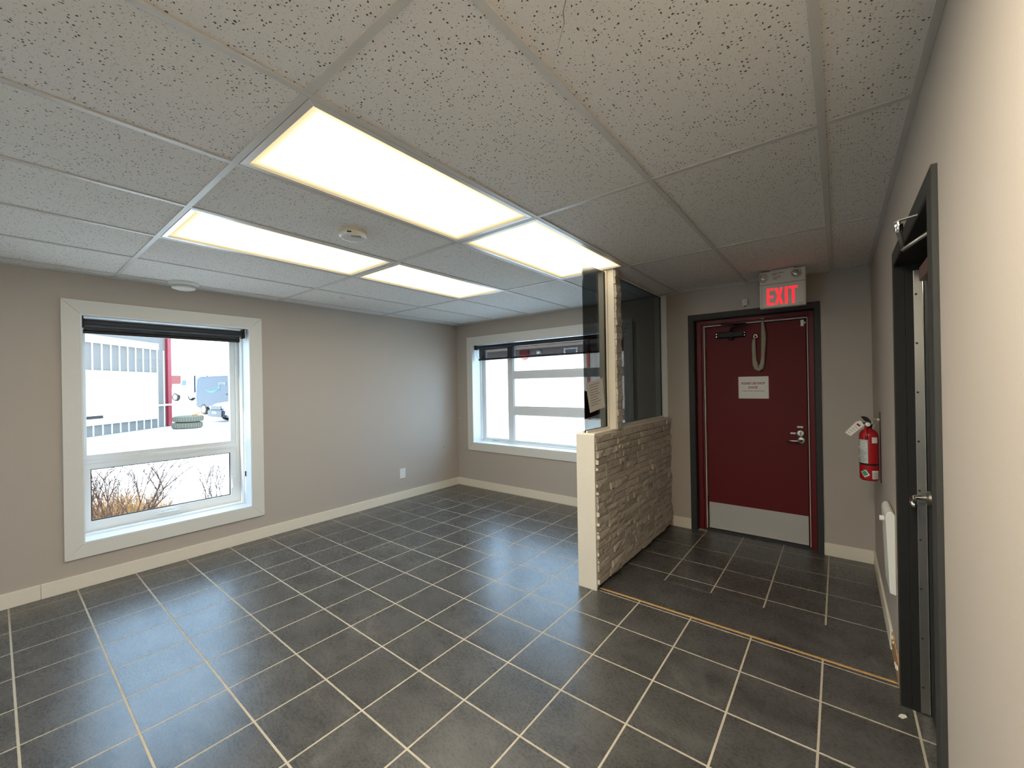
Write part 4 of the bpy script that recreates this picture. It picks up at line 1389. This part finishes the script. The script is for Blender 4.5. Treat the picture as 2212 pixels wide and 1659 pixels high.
# dark blue-grey delivery van
VX, VY, VYAW = -29.77, 9.34, math.atan2(0.187, 0.982)
van = thing('delivery_van', (VX, VY, GZ), 'blue-grey delivery van with light blue curved arrow on its side', 'van')
M = vehicle_matrix(VX, VY, VYAW)
side = [(-2.9, 0.45), (-2.95, 1.2), (-2.80, 2.35), (-2.55, 2.50), (1.25, 2.50), (1.55, 2.38), (2.10, 1.55), (2.85, 1.25), (3.0, 0.95), (3.0, 0.42)]
vobj('body', prism(B(), 'y', side, -0.98, 0.98), 'van_blue', van, M, 0.07, seg=2)
for sy_ in (-1, 1):
    y0 = sy_ * 0.985
    vobj('cab_window', prism(B(), 'y', [(1.05, 1.50), (1.95, 1.50), (1.52, 2.18), (1.05, 2.20)], y0 - 0.01, y0 + 0.01), 'car_glass', van, M)
    vobj('door_seam', prism(B(), 'y', [(0.95, 0.5), (0.965, 0.5), (0.965, 2.3), (0.95, 2.3)], y0 - 0.006, y0 + 0.006), 'car_black', van, M)
    vobj('door_handle', prism(B(), 'y', [(0.62, 1.28), (0.82, 1.28), (0.82, 1.36), (0.62, 1.36)], y0 - 0.02, y0 + 0.02), 'car_black', van, M)
    for x in (-1.95, 1.95):
        wheel(van, M, x, sy_ * 0.88, 0.35, 0.22)
    # curved arrow and lettering
    arc = []
    for k in range(15):
        a = math.radians(205 + k * 9)
        arc.append((-0.95 + 0.95 * math.cos(a), 2.05 + 0.62 * math.sin(a)))
    pts_o = arc
    pts_i = [(px_ + 0.0, pz_ + 0.11 * math.sin(math.pi * (k + 0.6) / 15.2)) for k, (px_, pz_) in enumerate(arc)]
    bm2 = B()
    ov = [bm2.verts.new((p[0], y0 + sy_ * 0.006, p[1])) for p in pts_o]
    iv = [bm2.verts.new((p[0], y0 + sy_ * 0.006, p[1])) for p in pts_i]
    for k in range(14):
        bm2.faces.new([ov[k], ov[k + 1], iv[k + 1], iv[k]])
    vobj('logo_swoosh', bm2, 'logo_blue', van, M)
    ax_, az_ = arc[-1]
    bm2 = B()
    bm2.faces.new([bm2.verts.new((p[0], y0 + sy_ * 0.006, p[1])) for p in ((ax_ - 0.22, az_ + 0.02), (ax_ + 0.16, az_ + 0.10), (ax_ + 0.06, az_ - 0.24), (ax_ + 0.0, az_ - 0.02))])
    vobj('logo_arrow_tip', bm2, 'logo_blue', van, M)
rot_side = Matrix.Rotation(VYAW, 4, 'Z') @ FACE_MINUS_Y
pos_txt = M @ Vector((0.30, -1.0, 2.02))
text_obj('lettering', 'prime', 0.34, 'logo_white', van, pos_txt, rot_side, depth=0.004)
vobj('windscreen', prism(B(), 'y', [(1.60, 2.36), (2.13, 1.57), (2.15, 1.60), (1.64, 2.38)], -0.85, 0.85), 'car_glass', van, M)

# dark car in front of the van, snow on the bonnet
KX, KY, KYAW = -23.4, 8.55, math.radians(-86)
car = thing('parked_car', (KX, KY, GZ), 'dark car with pale bonnet parked before the blue-grey van', 'car')
M = vehicle_matrix(KX, KY, KYAW)
vobj('body', prism(B(), 'y', [(-2.2, 0.35), (-2.25, 0.85), (-1.9, 1.0), (0.9, 1.02), (1.95, 0.90), (2.15, 0.72), (2.2, 0.32)], -0.88, 0.88), 'car_white', car, M, 0.05, seg=2)
vobj('cabin', prism(B(), 'y', [(-1.8, 0.98), (-1.2, 1.45), (0.1, 1.48), (0.85, 1.0)], -0.76, 0.76), 'car_glass', car, M, 0.05, seg=2)
vobj('bumper', box(B(), 2.02, -0.86, 0.25, 2.28, 0.86, 0.60), 'car_black', car, M, 0.04, seg=2)
vobj('grille', box(B(), 2.12, -0.62, 0.60, 2.22, 0.62, 0.80), 'car_black', car, M, 0.02)
vobj('number_plate', box(B(), 2.28, -0.25, 0.42, 2.29, 0.25, 0.53), 'car_white', car, M)
for y in (-0.68, 0.68):
    vobj('headlight', box(B(), 2.02, y - 0.16, 0.66, 2.20, y + 0.16, 0.80), 'chrome', car, M, 0.03)
    for x in (-1.35, 1.38):
        wheel(car, M, x, y * 1.18, 0.32, 0.2)

# white truck tractor far off, red trailer beside it
UX, UY, UYAW = -76.46, 18.38, math.atan2(-0.385, -0.92)
trk = thing('truck_tractor', (UX, UY, GZ), 'white truck tractor standing far off past the shed', 'truck')
M = vehicle_matrix(UX, UY, UYAW, 1.15)
vobj('cab', prism(B(), 'y', [(-1.4, 0.9), (-1.4, 2.9), (0.3, 2.9), (0.75, 1.9), (2.2, 1.75), (2.4, 1.4), (2.4, 0.7)], -1.1, 1.1), 'truck_white', trk, M, 0.08, seg=2)
vobj('chassis', box(B(), -4.2, -0.5, 0.75, 2.3, 0.5, 0.98), 'siding', trk, M)
for y in (-1.12, 1.12):
    vobj('cab_window', prism(B(), 'y', [(-0.55, 2.05), (0.35, 2.05), (0.1, 2.7), (-0.55, 2.7)], y - 0.01, y + 0.01), 'car_glass', trk, M)
    vobj('stack', lathe(B(), [(0.09, 1.0), (0.09, 3.3)], (-1.65, y * 0.75, 0), 'z', 14), 'car_black', trk, M, smooth='auto')
    vobj('fuel_tank', lathe(B(), [(0.33, -2.4), (0.33, -1.0)], (0, y * 0.75, 0.75), 'x', 18), 'siding_rib', trk, M, smooth='auto')
    for x in (1.4, -3.5):
        wheel(trk, M, x, y * 0.9, 0.52, 0.32)
rd = thing('red_container', (-92.0, 18.0, GZ), 'red container showing above the far white truck', 'container')
boxo('body', -94.5, 13.5, 2.6, -92.0, 20.6, 4.15, 'trailer_red', rd, 0.05)
boxo('door_seam', -92.0, 17.0, 2.65, -91.96, 17.05, 4.1, 'siding', rd)
for y in (15.0, 19.0):
    boxo('support', -94.2, y, GZ, -92.3, y + 0.4, 2.62, 'siding', rd)

# house beyond the wide window
hs2 = thing('row_building', (-9.5, 18.0, GZ), 'brown building with snowy eave, red sign and small white-framed window', 'building')
boxo('wall', -26.0, 16.0, GZ, -1.5, 22.0, 3.2, 'house_wall', hs2)
bm = B()
prism(bm, 'x', [(15.6, 3.2), (15.6, 3.40), (19, 4.5), (22.4, 3.40), (22.4, 3.2)], -26.3, -1.2)
rf = obj('roof', bm, 'house_wall', hs2)
bm = B()
prism(bm, 'x', [(15.55, 3.36), (15.55, 3.52), (19, 4.66), (22.45, 3.52), (22.45, 3.36), (19, 4.5)], -26.35, -1.15)
obj('roof_snow', bm, 'snow', rf)
for x0 in (-8.75, -4.6, -15.2):
    fr_ = obj('window_frame', ring_frame(B(), 'y', (x0, 2.30, x0 + 0.72, 3.14), (x0 + 0.08, 2.38, x0 + 0.64, 3.06), 15.94, 16.01), 'sign_board_white', hs2)
    boxo('pane', x0 + 0.08, 15.98, 2.38, x0 + 0.64, 15.995, 3.06, 'house_pane', fr_)
obj('sign_disc', lathe(B(), [(0.30, 15.99), (0.30, 15.93)], (-11.05, 0, 3.02), 'y', 24), 'house_red', hs2)
boxo('downpipe', -7.55, 15.92, GZ, -7.44, 16.0, 3.2, 'house_red', hs2)
boxo('wall_lamp', -10.25, 15.86, 2.95, -10.05, 16.0, 3.10, 'sign_board_white', hs2, 0.02)

# --- bare shrubs and dry grass under the tall window
def shrub(name, base, height, spread, seed, label, leaves=True, group=None, nstem=6, leaf_n=9, squash=(1, 1, 9)):
    rnd = random.Random(seed)
    root = thing(name, base, label, 'shrub', group)
    b0 = Vector(base)
    tips = []
    bmb = B()
    def branch(p, d, L, r_, lev):
        pts = [p]
        q = p.copy()
        dd_ = d.copy()
        for k in range(4):
            dd_ = (dd_ + Vector((rnd.uniform(-.12, .12), rnd.uniform(-.12, .12), rnd.uniform(-0.02, .10)))).normalized()
            q = q + dd_ * L / 4
            pts.append(q.copy())
        tube(bmb, pts, [r_ * (1 - 0.17 * k) for k in range(5)], 5)
        if lev < 3:
            for k in range(1, 5):
                for _ in range(2 if lev < 2 else 1):
                    nd = (dd_ + Vector((rnd.uniform(-.9, .9), rnd.uniform(-.9, .9), rnd.uniform(-.15, .55)))).normalized()
                    branch(pts[k], nd, L * rnd.uniform(0.32, 0.52), r_ * 0.52, lev + 1)
        if lev >= 2:
            for k in range(1, 5):
                tips.append(pts[k])
    for k in range(nstem):
        a = 2 * math.pi * k / nstem + rnd.uniform(-.4, .4)
        d = Vector((math.cos(a) * spread, math.sin(a) * spread, 1)).normalized()
        branch(b0 + Vector((math.cos(a) * 0.03, math.sin(a) * 0.03, 0)), d, height * rnd.uniform(0.75, 1.0), 0.0105, 0)
    sqx, sqy, cap = squash
    def fit(bm_):
        for v in bm_.verts:
            v.co.x = b0.x + (v.co.x - b0.x) * sqx
            v.co.y = b0.y + (v.co.y - b0.y) * sqy
            if v.co.z > b0.z + cap * 0.8:
                v.co.z = b0.z + cap * (0.8 + 0.2 * (1 - math.exp(-(v.co.z - b0.z - cap * 0.8) / (0.2 * cap))))
    fit(bmb)
    obj('branches', bmb, 'bark', root)
    if leaves:
        bml = B()
        rnd.shuffle(tips)
        for p in tips[:leaf_n * 60]:
            c_ = p + Vector((rnd.uniform(-.02, .02), rnd.uniform(-.02, .02), rnd.uniform(-.02, .02)))
            a = Vector((rnd.uniform(-1, 1), rnd.uniform(-1, 1), rnd.uniform(-1, 1))).normalized()
            b_ = a.orthogonal().normalized()
            s_ = rnd.uniform(0.005, 0.010)
            bml.faces.new([bml.verts.new(c_ + a * s_ * 1.6), bml.verts.new(c_ + b_ * s_ * .6), bml.verts.new(c_ - a * s_ * 1.6), bml.verts.new(c_ - b_ * s_ * .6)])
        fit(bml)
        obj('leaves', bml, 'shrub_leaf', root, kind='stuff')
shrub('bare_shrub', (-3.98, 0.12, GZ), 1.02, 0.55, 3, 'bare brown shrub with dried leaves under the tall window, the fuller one',
      nstem=7, leaf_n=26, squash=(0.42, 0.80, 0.99))
shrub('bare_shrub', (-4.02, 0.86, GZ), 0.78, 0.35, 8, 'smaller bare brown shrub under the tall window, beside the fuller one',
      nstem=4, leaf_n=12, squash=(0.45, 0.45, 0.90))
shrub('bare_shrub', (-1.25, 6.4, GZ), 0.75, 0.9, 21, 'dark bare shrub in the snow outside the wide window', nstem=5, leaf_n=4)
bm = B()
rnd = random.Random(5)
for k in range(4200):
    x = rnd.uniform(-5.3, -4.55)
    y = rnd.uniform(-0.45, 0.75) if rnd.random() < 0.8 else rnd.uniform(-0.4, 0.35)
    L = rnd.uniform(0.25, 0.70) * (1.0 if y < 0.55 else 0.7)
    dx, dy = rnd.uniform(-.06, .10), rnd.uniform(-.16, .16)
    w = 0.0028
    bm.faces.new([bm.verts.new((x - w, y + w, GZ)), bm.verts.new((x + w, y - w, GZ)), bm.verts.new((x + dx * L, y + dy * L, GZ + L))])
dg = obj('dry_grass', bm, 'dry_grass')
tag(dg, 'dry yellow grass standing in snow behind the shrubs', 'grass', kind='stuff')
